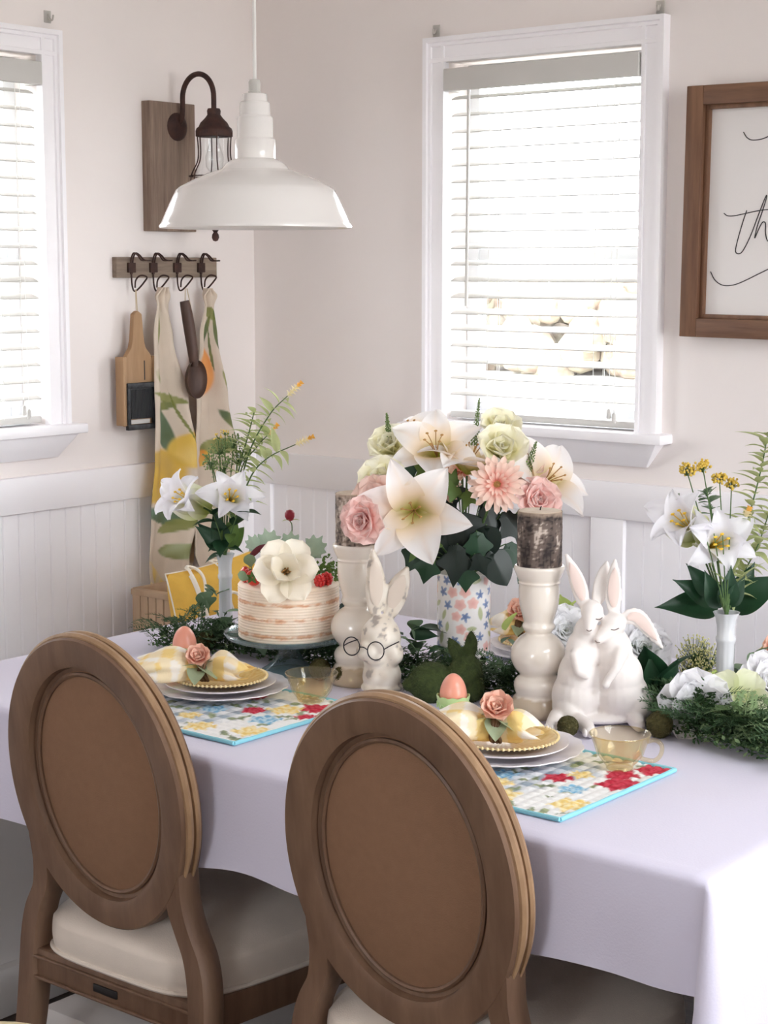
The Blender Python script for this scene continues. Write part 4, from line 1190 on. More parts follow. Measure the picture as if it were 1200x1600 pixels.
# floral cylinder vase
mat('vase_print', C(234, 230, 228), 0.2, vcol=True, coat=0.4)
vase_at = (-2.1774, 2.9365, 0.7615)
def floral_vase():
    t = thing('flower_vase', 'white cylinder vase painted with small blue and pink flowers', 'vase', vase_at)
    rv, hv = 0.0565, 0.215
    rnd = random.Random(21)
    fl = []
    rows = 9
    for i in range(rows):
        for j in range(12):
            a = (j + (i % 2) * .5) / 12 * 2 * PI + rnd.uniform(-.1, .1); z = (i + .5) / rows * hv + rnd.uniform(-.005, .005)
            fl.append((a * rv, z, rnd.choice(['b', 'b', 'b', 'b', 'p', 'p', 'g', 'g']), rnd.uniform(0, 6), rnd.uniform(.0120, .0160)))
    circ = 2 * PI * rv
    def colf(p, q):
        if p[2] < 0.001 or math.hypot(p[0], p[1]) < rv * .97: return C(236, 232, 230)
        s = (math.atan2(p[1], p[0]) % (2 * PI)) * rv; z = p[2]; c = C(236, 232, 230)
        for (fs, fz, k, ro, r) in fl:
            ds = (s - fs + circ / 2) % circ - circ / 2; dz = z - fz
            d = math.hypot(ds, dz)
            if d > r: continue
            an = math.atan2(dz, ds) + ro
            if k == 'b':
                w = abs(math.cos(an * 2.5)) ** 1.6 * (.75 + .25 * math.sin(an + fs * 90)); m = 1 - sstep(r * (.35 + .6 * w) - .0008, r * (.35 + .6 * w) + .0008, d)
                c = mixc(c, mixc(C(70, 96, 150), C(134, 158, 196), d / r), m * .9)
            elif k == 'p':
                w = .78 + .10 * math.cos(an * 5); m = 1 - sstep(r * w - .001, r * w + .001, d)
                c = mixc(c, mixc(C(222, 150, 142), C(238, 196, 186), d / r), m * .85)
            else:
                m = splat(ds, dz, 0, 0, r, r * .4, ro, .2); c = mixc(c, C(172, 180, 130), m * .85)
        return c
    MB().lathe([(0.0, 0.0), (rv - .002, 0.0)] + [(rv, 0.002 + (hv - .002) * k / 110) for k in range(111)] + [(rv - .0035, hv), (rv - .0045, hv - .06), (0, hv - .07)], 190).build('cylinder', 'vase_print', t, colf=colf, ang=50)
floral_vase()

# milk-glass bud vases
mat('milk_glass', C(228, 230, 234), 0.22, transl=0.2, coat=0.3)
def bud_vase(label, loc, s):
    t = thing('bud_vase', label, 'vase', loc, 0, 'milk glass bud vases')
    key = [(0.0, 0.001), (0.0255, 0.0), (0.027, 0.004), (0.022, 0.012), (0.0175, 0.026), (0.0165, 0.05), (0.0158, 0.09), (0.0155, 0.135), (0.0178, 0.140), (0.0180, 0.146), (0.0160, 0.150), (0.0162, 0.170), (0.0185, 0.184), (0.0225, 0.194), (0.0235, 0.196), (0.0215, 0.1955), (0.015, 0.17), (0.0, 0.15)]
    MB().lathe([(a * s, b) for a, b in key], 60, rf=lambda a, i: 1 + (0.04 * abs(math.cos(a * 5)) - .02 if i in (4, 5, 6, 7, 11, 12, 13, 14, 15) else 0)).build('fluted_body', 'milk_glass', t, ang=50)
bvL = (-2.8211, 2.8768, 0.7615)
bvR = (-1.5852, 2.9837, 0.7615)
bud_vase('slim white milk glass bud vase left of the cake', bvL, 0.95)
bud_vase('slim white milk glass bud vase at the right edge', bvR, 1.08)

# ------------------------------------------------------------------ figurines
mat('white_ceramic', C(236, 230, 226), 0.55, var=0.03, vscale=30)
mat('ear_pink', C(226, 206, 198), 0.6)
mat('bunny_distressed', C(228, 220, 208), 0.4, vcol=True, coat=0.2, bump=0.2, bscale=60)
mat('moss', C(44, 56, 26), 0.95, col2=C(66, 78, 38), vscale=90, bump=1.0, bscale=260)
mat('moss_ball', C(70, 66, 36), 0.95, col2=C(98, 92, 54), vscale=120, bump=1.0, bscale=240)
mat('wire_black', C(38, 34, 38), 0.4, metal=0.5)
mat('eye_line', C(120, 104, 100), 0.7)

def ear_prims(base, mid, tip, w, th, nrm):
    """flattened ear along base-mid-tip"""
    P = bez([base, mid, tip], 7); out = []
    n = len(P)
    for i, p in enumerate(P):
        f = i / (n - 1); ww = w * max(.18, math.sin(PI * min(.97, .12 + .86 * f)) ** .6)
        t = (P[min(n - 1, i + 1)] - P[max(0, i - 1)]).normalized(); nn = Vector(nrm); nn = (nn - t * nn.dot(t)).normalized(); s = t.cross(nn)
        M = Matrix((s, nn, t)).transposed()
        out.append(('b', p, (ww, th, max(.006, ww * .6)), M))
    return out
def ear_inner(parent, base, mid, tip, w, nrm, m, off):
    P = bez([base, mid, tip], 7); n = len(P)
    q = MB()
    def fn(u, v):
        q0 = (.16 + .74 * u) * (n - 1); i = min(n - 2, int(q0)); p = P[i].lerp(P[i + 1], q0 - i)
        t = (P[min(n - 1, i + 1)] - P[max(0, i - 1)]).normalized(); nn = Vector(nrm); nn = (nn - t * nn.dot(t)).normalized(); s = t.cross(nn)
        ww = w * math.sin(PI * min(1, .05 + .95 * u)) ** .6 * .62; k = 2 * v - 1
        return tuple(p + s * (k * ww) + nn * (off - .0015 * k * k))
    q.grid(fn, 12, 6)
    return q.build('inner_ear', m, parent, fixn=False, ang=180)

def rabbit_pair():
    t = thing('rabbit_figurine', 'white ceramic pair of rabbits hugging, eyes closed', 'figurine', (-1.7287, 2.7666, 0.7615), VIEW)
    E1 = ((-0.034, 0.0, 0.222), (-0.046, -0.002, 0.265), (-0.068, 0.0, 0.318)); E2 = ((-0.010, 0.012, 0.222), (0.002, 0.02, 0.265), (0.010, 0.026, 0.300))
    E3 = ((0.022, 0.0, 0.206), (0.020, 0.0, 0.255), (0.022, 0.0, 0.308)); E4 = ((0.038, 0.0, 0.198), (0.068, -0.002, 0.200), (0.112, -0.004, 0.146))
    pr = [('b', (-0.046, 0.004, 0.050), (0.047, 0.050, 0.052)), ('b', (-0.043, 0.0, 0.085), (0.040, 0.042, 0.055)), ('b', (-0.038, -0.002, 0.130), (0.031, 0.033, 0.050)), ('b', (-0.030, -0.004, 0.170), (0.024, 0.026, 0.034)),
          ('b', (-0.062, 0.0, 0.030), (0.030, 0.05, 0.032)),
          ('b', (-0.020, -0.010, 0.214), (0.0215, 0.023, 0.022)), ('l', [(-0.022, -0.018, 0.208), (-0.028, -0.034, 0.184)], [0.017, 0.0095]),
          ('l', [(-0.052, -0.030, 0.135), (-0.048, -0.046, 0.108), (-0.034, -0.048, 0.100)], [0.013, 0.009, 0.008]),
          ('b', (0.040, 0.004, 0.050), (0.052, 0.052, 0.052)), ('b', (0.036, 0.0, 0.085), (0.044, 0.043, 0.055)), ('b', (0.026, -0.002, 0.130), (0.033, 0.034, 0.050)), ('b', (0.016, -0.006, 0.165), (0.026, 0.027, 0.036)),
          ('b', (0.070, -0.004, 0.034), (0.030, 0.046, 0.034)),
          ('b', (0.020, -0.014, 0.190), (0.023, 0.023, 0.022)), ('l', [(0.014, -0.022, 0.184), (-0.010, -0.036, 0.166)], [0.017, 0.0095]),
          ('l', [(0.032, -0.030, 0.140), (0.022, -0.048, 0.115), (0.006, -0.052, 0.092), (0.002, -0.054, 0.084)], [0.015, 0.010, 0.008, 0.008]),
          ('l', [(-0.050, -0.045, 0.016), (-0.036, -0.085, 0.014), (-0.034, -0.118, 0.013)], [0.015, 0.015, 0.012]),
          ('l', [(-0.085, -0.020, 0.016), (-0.094, -0.060, 0.014), (-0.100, -0.085, 0.013)], [0.015, 0.015, 0.012]),
          ('l', [(0.060, -0.045, 0.016), (0.062, -0.078, 0.013)], [0.016, 0.012]),
          ('b', (-0.0, 0.0, 0.012), (0.085, 0.048, 0.012))]
    for E in (E1, E2, E3): pr += ear_prims(*E, 0.0170, 0.0055, (0, -1, 0.05))
    pr += ear_prims(*E4, 0.0175, 0.0055, (0, -1, 0.1))
    me = organic(pr, 0.0030, 5, 'rabbit_bodies'); me.materials.append(MATS['white_ceramic'])
    b = obj('rabbit_bodies', me, t)
    for E in (E1, E3, E4): ear_inner(t, *E, 0.0170, (0, -1, .05), 'ear_pink', 0.0082)
    for pts in ([(-0.016, -0.0345, 0.205), (-0.009, -0.0325, 0.2035), (-0.003, -0.027, 0.206)], [(0.012, -0.0385, 0.186), (0.019, -0.0385, 0.185), (0.027, -0.036, 0.188)], [(-0.034, -0.042, 0.186), (-0.029, -0.0445, 0.184), (-0.024, -0.043, 0.186)], [(-0.018, -0.043, 0.166), (-0.014, -0.0462, 0.163), (-0.009, -0.046, 0.163)]):
        MB().tube(bez(pts, 4), 0.0009, 5).build('carved_line', 'eye_line', b)
    for fx, fy in ((-0.034, -0.118), (-0.100, -0.085)):      # toes
        for k in (-1, 0, 1):
            MB().ball((fx + k * .0085, fy - .004 + abs(k) * .003, 0.011), (0.0055, 0.012, 0.0085), 12, 8).build('toe', 'white_ceramic', b)
rabbit_pair()

def spectacled_bunny():
    t = thing('bunny_bust', 'distressed cream ceramic bunny with tall ears beside the candle holder', 'figurine', (-2.2009, 2.6822, 0.7615), VIEW)
    # looks towards the left
    E1 = ((-0.008, 0.0, 0.165), (-0.006, 0.0, 0.220), (-0.012, 0.0, 0.290)); E2 = ((0.022, 0.005, 0.160), (0.036, 0.006, 0.205), (0.056, 0.005, 0.252))
    pr = [('b', (0.006, 0.0, 0.012), (0.044, 0.044, 0.012)), ('b', (0.006, 0.0, 0.035), (0.040, 0.040, 0.040)), ('b', (0.004, 0.0, 0.065), (0.036, 0.036, 0.03)), ('b', (0.004, -0.004, 0.112), (0.041, 0.042, 0.048)),
          ('b', (-0.020, -0.024, 0.090), (0.026, 0.024, 0.022)), ('b', (-0.006, -0.030, 0.076), (0.020, 0.016, 0.014)), ('b', (0.030, -0.018, 0.084), (0.02, 0.022, 0.024))]
    pr += ear_prims(*E1, 0.022, 0.011, (0.1, -1, 0)) + ear_prims(*E2, 0.024, 0.011, (-.1, -1, 0))
    me = organic(pr, 0.0032, 5, 'bust')
    def pt(co):
        n = nz(co.x, co.y, co.z, 55); n2 = nz(co.x, co.y, co.z, 140); n3 = nz(co.x, co.y, co.z, 14)
        c = mixc(C(232, 224, 212), C(214, 202, 186), .5 + n)
        s = sstep(.36, .52, n + .55 * n2 + .40 * n3)
        return mixc(c, C(128, 120, 118), s * .65)
    paint(me, pt); me.materials.append(MATS['bunny_distressed'])
    obj('bust', me, t)
    ear_inner(t, *E1, 0.022, (0.1, -1, 0), 'ear_cream', 0.0135); ear_inner(t, *E2, 0.024, (-.1, -1, 0), 'ear_cream', 0.0135)
    g = thing('eyeglasses', 'round black wire eyeglasses worn by the cream bunny', 'eyeglasses', t.location, VIEW)
    def lens(c, rx, rz_, yaw):
        pts = [(c[0] + rx * math.cos(a) * math.cos(yaw), c[1] + rx * math.cos(a) * math.sin(yaw), c[2] + rz_ * math.sin(a)) for a in [2 * PI * k / 36 for k in range(36)]]
        MB().tube(pts, 0.0013, 6, closed=True).build('lens_rim', 'wire_black', g)
    l1, l2 = (-0.054, -0.044, 0.105), (-0.006, -0.052, 0.097)
    lens(l1, 0.0165, 0.0185, -.25); lens(l2, 0.0165, 0.0185, -.12)
    MB().tube(bez([(l1[0] + .016, l1[1] - .003, .104), (-0.030, -0.053, .1045), (l2[0] - .016, l2[1], .099)], 4), 0.0012, 6).build('bridge', 'wire_black', g)
    MB().tube(bez([(l2[0] + .016, l2[1], .100), (0.022, -0.048, 0.106), (0.040, -0.030, 0.111)], 4), 0.0012, 6).build('temple', 'wire_black', g)
    MB().tube(bez([(l1[0] - .015, l1[1] + .003, .106), (-0.060, -0.03, 0.109), (-0.042, -0.012, 0.112)], 4), 0.0012, 6).build('temple', 'wire_black', g)
mat('ear_cream', C(214, 200, 186), 0.5)
spectacled_bunny()

def moss_rabbit():
    t = thing('moss_rabbit', 'dark green moss covered rabbit behind the egg cup', 'figurine', (-2.0438, 2.7145, 0.7615), VIEW)
    E1 = ((0.016, 0.0, 0.085), (0.008, 0.0, 0.105), (-0.002, 0.0, 0.124)); E2 = ((0.036, 0.0, 0.088), (0.040, 0.0, 0.115), (0.040, 0.0, 0.138))
    pr = [('b', (-0.038, 0.0, 0.038), (0.046, 0.036, 0.042)), ('b', (-0.005, 0.0, 0.034), (0.045, 0.034, 0.034)), ('b', (0.030, -0.004, 0.062), (0.034, 0.030, 0.034)), ('b', (0.040, -0.006, 0.030), (0.028, 0.026, 0.030)), ('b', (-0.082, 0, 0.034), 0.014)]
    pr += ear_prims(*E1, 0.014, 0.0075, (0, -1, 0)) + ear_prims(*E2, 0.014, 0.0075, (0, -1, 0))
    me = organic(pr, 0.0032, 4, 'moss_body'); me.materials.append(MATS['moss'])
    b = obj('moss_body', me, t)
    # fuzz of short moss fibres
    rnd = random.Random(5); m = MB()
    vs = me.vertices
    for k in range(2600):
        v = vs[rnd.randrange(len(vs))]; n = v.normal
        p = v.co; d = (n + Vector((rnd.uniform(-.6, .6), rnd.uniform(-.6, .6), rnd.uniform(-.3, .8)))).normalized() * rnd.uniform(.0025, .0055)
        s = d.orthogonal().normalized() * 0.0005
        m._add([p - s, p + s, p + d], [(0, 1, 2)])
    o = m.build('moss_fuzz', 'moss', b, fixn=False, smooth=False); tag(o, kind='stuff')
moss_rabbit()

def moss_ball(label, loc, r, seed):
    rnd = random.Random(seed)
    m = MB()
    def fn(u, v):
        t, q = 2 * PI * u, PI * v
        d = Vector((math.sin(q) * math.cos(t), math.sin(q) * math.sin(t), -math.cos(q)))
        k = r * (1 + 0.06 * nz(d.x * 3, d.y * 3, d.z * 3 + seed) + 0.06 * nz(d.x * 11, d.y * 11, d.z * 11))
        return tuple(d * k + Vector((0, 0, r)))
    m.grid(fn, 32, 20, cu=True)
    for k in range(320):
        d = Vector((rnd.gauss(0, 1), rnd.gauss(0, 1), rnd.gauss(0, 1))).normalized(); p = d * r * 1.0 + Vector((0, 0, r))
        e = d.orthogonal().normalized(); e = Matrix.Rotation(rnd.uniform(0, 6), 3, d) @ e
        m.tube([p - e * .004, p + d * .0012, p + e * .004], 0.0006, 3, cap=False)
    o = m.build('moss_ball', 'moss_ball', ang=180, fixn=False); o.location = loc
    tag(o, label, 'moss ball', 'brown-green moss balls')
moss_ball('moss ball at the white rabbits\' feet', (-1.7207, 2.6427, 0.7615), 0.0185, 1)
moss_ball('moss ball beneath the right rim of the cake stand', (-2.3669, 2.6910, 0.7615), 0.022, 2)
moss_ball('moss ball at the foot of the left candle holder', (-2.3001, 2.6868, 0.7615), 0.020, 3)
moss_ball('moss ball right of the amber teacup by the garland', (-1.5861, 2.7409, 0.7615), 0.024, 4)
moss_ball('moss ball behind the peach egg at the left', (-2.7441, 2.7346, 0.7615), 0.022, 5)

# ------------------------------------------------------------------ flowers and greenery
SR, SU, ST = Vector((0.775, 0.632, 0)), Vector((0, 0, 1)), Vector((0.632, -0.775, 0))   # right, up, towards the room
def dv(a, b, c): return SR * a + SU * b + ST * c
mat('petal_white', C(246, 244, 246), 0.6, vcol=True, transl=0.35)
mat('petal_soft', C(240, 210, 200), 0.7, vcol=True, transl=0.35)
mat('stamen_yellow', C(232, 190, 60), 0.7)
mat('stamen_brown', C(150, 106, 58), 0.8, col2=C(190, 150, 90), vscale=60)
mat('stem_green', C(78, 104, 58), 0.7)
mat('leaf_dark', C(30, 62, 40), 0.42, var=0.25, vscale=18, transl=0.1)
mat('leaf_black', C(22, 36, 30), 0.4, var=0.3, vscale=16)
mat('leaf_mid', C(92, 120, 58), 0.55, var=0.2, vscale=20, transl=0.2)
mat('leaf_lime', C(178, 196, 112), 0.6, var=0.12, vscale=20, transl=0.3)
mat('leaf_pale', C(188, 196, 144), 0.6, var=0.15, vscale=20, transl=0.3)
mat('leaf_euca', C(118, 142, 112), 0.6, var=0.18, vscale=20, transl=0.15)
mat('leaf_fern', C(64, 92, 58), 0.7, var=0.3, vscale=14, transl=0.1)
mat('leaf_fern_light', C(134, 158, 112), 0.7, var=0.2, vscale=14, transl=0.15)
mat('dusty_leaf', C(160, 180, 160), 0.85, var=0.1, vscale=40, transl=0.15)
mat('bud_green', C(112, 132, 78), 0.8)
mat('bud_pale', C(214, 210, 150), 0.8)
mat('bud_yellow', C(218, 186, 84), 0.8)
mat('red_bud', C(128, 20, 38), 0.6)
mat('berry_red', C(206, 44, 44), 0.35, coat=0.3)
mat('strawberry', C(214, 62, 48), 0.35, coat=0.3)
mat('burgundy', C(96, 24, 38), 0.6, transl=0.2)

def colored(mb, name, m, f):
    return mb.mesh(name, m, fixn=False, ang=180, colf=lambda p, q: f(q[0], abs(2 * q[1] - 1)))

W_ = C(248, 246, 248)
def lily_col(u, s): return mixc(mixc(C(214, 214, 120), C(248, 236, 216), sstep(.08, .38, u)), mixc(W_, C(250, 226, 206), (1 - s) * .35 * (1 - u)), sstep(.25, .6, u))
def peach_lily_col(u, s): return mixc(mixc(C(196, 190, 90), C(248, 228, 196), sstep(.05, .4, u)), mixc(C(250, 247, 246), C(250, 224, 200), (1 - s) ** 3 * .6 * (1 - u * .7)), sstep(.2, .7, u))
def trumpet_col(u, s): return mixc(mixc(C(198, 206, 120), C(238, 238, 206), sstep(.0, .45, u)), C(248, 247, 252), sstep(.3, .7, u))
LILY = [colored(petal_mb(0.104, 0.028, 32, 118, .30, 'lance', .05, 14, 8, 1.0), 'petal', 'petal_white', peach_lily_col),
        colored(petal_mb(0.098, 0.036, 34, 108, .25, 'lance', .08, 14, 8, 1.0), 'petal', 'petal_white', peach_lily_col)]
TRUMP = [colored(petal_mb(0.125, 0.029, 6, 135, .42, 'lance', .06, 18, 8, 3.0), 'petal', 'petal_white', trumpet_col),
         colored(petal_mb(0.120, 0.036, 8, 122, .42, 'lance', .10, 18, 8, 3.0), 'petal', 'petal_white', trumpet_col)]
def stamens(n, L, spread, r, mt, nm='stamens'):
    m = MB()
    for k in range(n):
        a = 2 * PI * k / n + .3
        e = (L * spread * math.cos(a), L * spread * math.sin(a), L)
        m.tube(bez([(0, 0, 0), (e[0] * .4, e[1] * .4, L * .6), e], 4), 0.0009, 5)
        m.ball((e[0], e[1], L), (r, r * .6, r * .6), 6, 5)
    return m.mesh(nm, mt)
ST_L = stamens(6, 0.052, .30, .0032, 'stamen_brown')
ST_T = stamens(6, 0.082, .15, .0038, 'stamen_yellow')
def stem_to(parent_thing, a, b, r=0.0022, m='stem_green', sag=None):
    """stem in world space from a to b, as part of the thing"""
    a, b = Vector(a), Vector(b)
    mid = a.lerp(b, .5) + (sag or Vector((0, 0, 0.0)))
    inv = parent_thing.matrix_world.inverted()
    o = MB().tube([inv @ p for p in bez([a, mid, b], 6)], r / parent_thing.matrix_world.median_scale, 6).build('stem', m, parent_thing)
    return o

def flower(name, label, cat, group, loc, d, roll, s):
    M = facing(loc, d, roll, s)
    return thing(name, label, cat, M=M, group=group)

def lily(label, loc, d, s, group, root, roll=0.3, kind='open'):
    t = flower('lily', label, 'flower', group, loc, d, roll, s)
    pm = LILY if kind == 'open' else TRUMP
    for k in range(6):
        jit = 6 * math.sin(k * 2.3 + roll * 5)
        obj('petal', pm[k % 2], t, Matrix.Rotation(R(60 * k + jit * .5), 4, 'Z') @ Matrix.Translation((0, 0.003 if k % 2 else 0.001, 0.0 if k % 2 else -.002)) @ Matrix.Rotation(R(jit), 4, 'X'))
    obj('stamens', ST_L if kind == 'open' else ST_T, t)
    if kind != 'open':
        MB().lathe([(0.0015, -0.030), (0.004, -0.022), (0.0055, -0.006), (0.0085, 0.012), (0.010, 0.022)], 12).build('calyx', 'stem_green', t)
    z = -0.03 if kind != 'open' else -0.004
    stem_to(t, t.matrix_world @ Vector((0, 0, z)), root, 0.0022)
    return t
mouth = (vase_at[0], vase_at[1], vase_at[2] + 0.205)
BQ = 'flowers of the big bouquet'
for (lab, p, d, s, ro, kd) in [
    ('large white lily facing front at the left of the bouquet', (-2.1625, 2.7491, 1.1299), dv(-.12, .05, 1), 1.28, 0.35, 'open'),
    ('cream lily facing up at the top left of the bouquet', (-2.2397, 2.9231, 1.2163), dv(-.15, .75, .65), 1.2, 0.1, 'open'),
    ('white lily turned away at the top middle of the bouquet', (-2.1759, 2.9435, 1.1852), dv(.15, .95, .1), 1.2, 0.6, 'open'),
    ('white lily with yellow throat at the right end of the bouquet', (-2.0794, 3.0683, 1.1511), dv(.55, .6, .6), 1.25, 0.2, 'open'),
    ('pale cream lily at the back top of the bouquet', (-2.3626, 3.0075, 1.2291), dv(-.3, .8, .35), 1.05, 0.9, 'open')]:
    lily(lab, p, d, s, BQ, mouth, ro, kd)

def gerb_col(u, s): return mixc(C(236, 150, 134), C(250, 222, 208), sstep(.1, .75, u))
GERB = [colored(petal_mb(0.056, 0.0066, 70, 96, .3, 'strap', 0, 8, 4), 'petal', 'petal_soft', gerb_col), colored(petal_mb(0.046, 0.0060, 52, 84, .3, 'strap', 0, 8, 4), 'petal', 'petal_soft', gerb_col), colored(petal_mb(0.026, 0.0036, 30, 64, .3, 'strap', 0, 6, 4), 'petal', 'petal_soft', gerb_col)]
def gc():
    m = MB(); rnd = random.Random(2)
    m.lathe([(0.0, 0.006), (0.006, 0.0055), (0.011, 0.002), (0.012, -0.004)], 16)
    for k in range(60):
        r = 0.0115 * math.sqrt(rnd.random()); a = rnd.uniform(0, 6.28)
        m.ball((r * math.cos(a), r * math.sin(a), 0.006 - 22 * r * r + rnd.uniform(0, .002)), 0.0012, 5, 4)
    return m.mesh('flower_centre', 'stamen_brown')
GC = gc()
def gerbera(label, loc, d, s, roll):
    t = flower('gerbera', label, 'flower', BQ, loc, d, roll, s)
    for ring, (n, zo) in enumerate(((19, 0), (17, .002), (14, .004))):
        for k in range(n):
            a = 360 * k / n + ring * 9 + 4 * math.sin(k * 5.1)
            obj('petal', GERB[ring], t, Matrix.Rotation(R(a), 4, 'Z') @ Matrix.Translation((0, 0.006, zo)) @ Matrix.Rotation(R(-5 * math.sin(k * 3.7 + ring)), 4, 'X'))
    obj('flower_centre', GC, t)
    stem_to(t, loc, mouth, 0.0028)
gerbera('pink gerbera daisy facing front at the right of the bouquet', (-2.0799, 2.9153, 1.1724), dv(.03, .16, 1), 1.0, .1)
gerbera('dusky pink gerbera half hidden behind the large lily', (-2.2292, 2.9209, 1.1562), dv(-.25, .35, .8), .82, .5)
gerbera('brownish pink gerbera side-on in the middle of the bouquet', (-2.2200, 2.9849, 1.1810), dv(-.2, .75, .35), .80, .9)

def ruff_flower(name, label, loc, d, s, roll, rings, cin, cout, L, W, ruff, group, root, sepals=None):
    t = flower(name, label, 'flower', group, loc, d, roll, s)
    for k, (n, a0, a1, f) in enumerate(rings):
        me = colored(petal_mb(L * f, W * f, a0, a1, .45, 'spoon', ruff, 8, 10, 1.0, 9), 'petal', 'petal_soft', lambda u, q, k=k: mixc(cin, cout, sstep(.0, 1.0, u * .8 + k * .12)))
        for j in range(n):
            obj('petal', me, t, Matrix.Rotation(2 * PI * j / n + k * .55 + .2 * math.sin(j * 3.1 + k), 4, 'Z') @ Matrix.Translation((0, .001 * k, -.001 * k)) @ Matrix.Rotation(R(5 * math.sin(j * 4.3 + k)), 4, 'X'))
    if sepals:
        for j in range(3): obj('leaf', sepals, t, Matrix.Rotation(2.1 * j + .6, 4, 'Z') @ Matrix.Rotation(R(-50), 4, 'X'))
    if root is not None: stem_to(t, loc, root, 0.0025)
    return t
PEONY = [(4, -5, 20, .62), (5, 5, 40, .75), (6, 15, 65, .9), (7, 30, 95, 1.0)]
LISI = [(3, -4, 14, .75), (4, 4, 34, .9), (5, 14, 72, 1.05)]
PK1, PK2 = C(246, 172, 166), C(252, 222, 216)
GL1, GL2 = C(226, 222, 148), C(252, 249, 230)
for lab, p, d, s, ro in [
    ('pink ruffled peony at the left end of the bouquet', (-2.2156, 2.6641, 1.1151), dv(-.45, .05, .9), 1.1, .2),
    ('pink ruffled peony above the right candle', (-2.0494, 3.0105, 1.1281), dv(.25, .35, .9), 1.15, .6)]:
    ruff_flower('peony', lab, p, d, s, ro, PEONY, PK1, PK2, 0.050, 0.024, .16, BQ, mouth)
for lab, p, d, s, ro in [
    ('blush peony behind the large lily at the left', (-2.2345, 2.7315, 1.1413), dv(-.4, .3, .85), 1.2, 1.2),
    ('blush peony behind the right green spire', (-2.1222, 3.0654, 1.1850), dv(.35, .6, .7), 1.2, 1.9)]:
    ruff_flower('peony', lab, p, d, s, ro, PEONY, C(238, 184, 170), C(250, 226, 216), 0.052, 0.026, .10, BQ, mouth)
for lab, p, d, s, ro in [
    ('pale green lisianthus at the top left of the bouquet', (-2.3453, 2.9147, 1.2139), dv(-.3, .7, .65), 1.35, .3),
    ('pale green lisianthus left of the large lily', (-2.2642, 2.7887, 1.1595), dv(-.3, .6, .75), 1.45, .8),
    ('pale green lisianthus above the front gerbera', (-2.1404, 3.0038, 1.2149), dv(.1, .6, .8), 1.5, 1.1),
    ('cream green lisianthus at the top right of the bouquet', (-2.1921, 3.0711, 1.2446), dv(.15, .8, .55), 1.35, 1.7)]:
    ruff_flower('lisianthus', lab, p, d, s, ro, LISI, GL1, GL2, 0.052, 0.025, .10, BQ, mouth)

def spire(label, base, tip, r, group, root):
    t = thing('flower_spire', label, 'flower', base, 0, group)
    a, b = Vector((0, 0, 0)), Vector(tip) - Vector(base)
    rnd = random.Random(int(r * 1e5)); m = MB()
    ax = b.normalized(); x = ax.orthogonal().normalized(); y = ax.cross(x)
    n = 90
    for k in range(n):
        f = k / n; an = k * 2.4; rr = r * (1 - f) ** .7 + .0008
        p = a.lerp(b, f) + (x * math.cos(an) + y * math.sin(an)) * rr * .8
        m.ball(p + (x * math.cos(an) + y * math.sin(an)) * rnd.uniform(-.1, .35) * rr, max(.0012, .0027 * (1 - f * .55)) * rnd.uniform(.7, 1.25), 6, 4)
    m.build('buds', 'bud_green', t)
    MB().tube([a - ax * .002, b], 0.0012, 5).build('spike', 'stem_green', t)
    stem_to(t, base, root, 0.0018)
spire('slim green flower spire at the top left of the bouquet', (-2.3447, 2.8943, 1.2430), (-2.3555, 2.8968, 1.3064), .0065, BQ, mouth)
spire('tall thin green flower spire against the window sill', (-2.1933, 2.9914, 1.2410), (-2.1934, 3.0088, 1.3389), .0062, BQ, mouth)
spire('thick green flower spire at the right of the bouquet', (-2.0811, 3.0203, 1.1826), (-2.0695, 3.0421, 1.2516), .0095, BQ, mouth)

# leaves
def lobed(name, L, m, lobes=5, depth=.45, fold=.12):
    mb = MB(); n = 48
    vs = [(0, 0, 0)]; rings = 4
    for i in range(1, rings + 1):
        for j in range(n):
            a = 2 * PI * j / n
            q = 1 - depth * 1.25 * abs(math.sin(a * lobes / 2)) ** .75
            r = L * .5 * q * (0.72 + .28 * math.cos(a)) * i / rings * 1.25
            x, y = r * math.sin(a), r * math.cos(a) + L * .30 * i / rings
            vs.append((x, y, -fold * abs(x) - 1.1 * y * abs(y) / L * .18))
    fs = [(0, 1 + j, 1 + (j + 1) % n) for j in range(n)]
    for i in range(rings - 1):
        for j in range(n):
            k = (j + 1) % n; b = 1 + i * n
            fs.append((b + j, b + n + j, b + n + k, b + k))
    mb._add(vs, fs)
    return mb.mesh(name, m, fixn=False, ang=180)
IVY_D = [lobed('leaf', .085, 'leaf_black', 5, .35), lobed('leaf', .070, 'leaf_dark', 5, .28), lobed('leaf', .095, 'leaf_black', 3, .2)]
IVY_L = [lobed('leaf', .062, 'leaf_mid', 5, .55), lobed('leaf', .055, 'leaf_mid', 5, .4)]
OV_D = leaf_mesh('leaf', .074, .024, 'leaf_dark', 35, .3, 'point')
OV_M = leaf_mesh('leaf', .060, .018, 'leaf_mid', 35, .3)
LIME = leaf_mesh('leaf', .055, .024, 'leaf_lime', 30, .2, wav=.1)
EUC = [leaf_mesh('leaf', .030, .013, 'leaf_euca', 20, .15, 'round'), leaf_mesh('leaf', .042, .016, 'leaf_euca', 25, .15, 'round')]
BIGD = leaf_mesh('leaf', .100, .030, 'leaf_dark', 30, .35)
NARROW = [leaf_mesh('leaf', .064, .0100, 'leaf_pale', 30, .3, 'point'), leaf_mesh('leaf', .050, .0090, 'leaf_pale', 50, .3, 'point')]
BIGF = leaf_mesh('leaf', .120, .030, 'leaf_dark', 25, .30, 'point', nu=14)

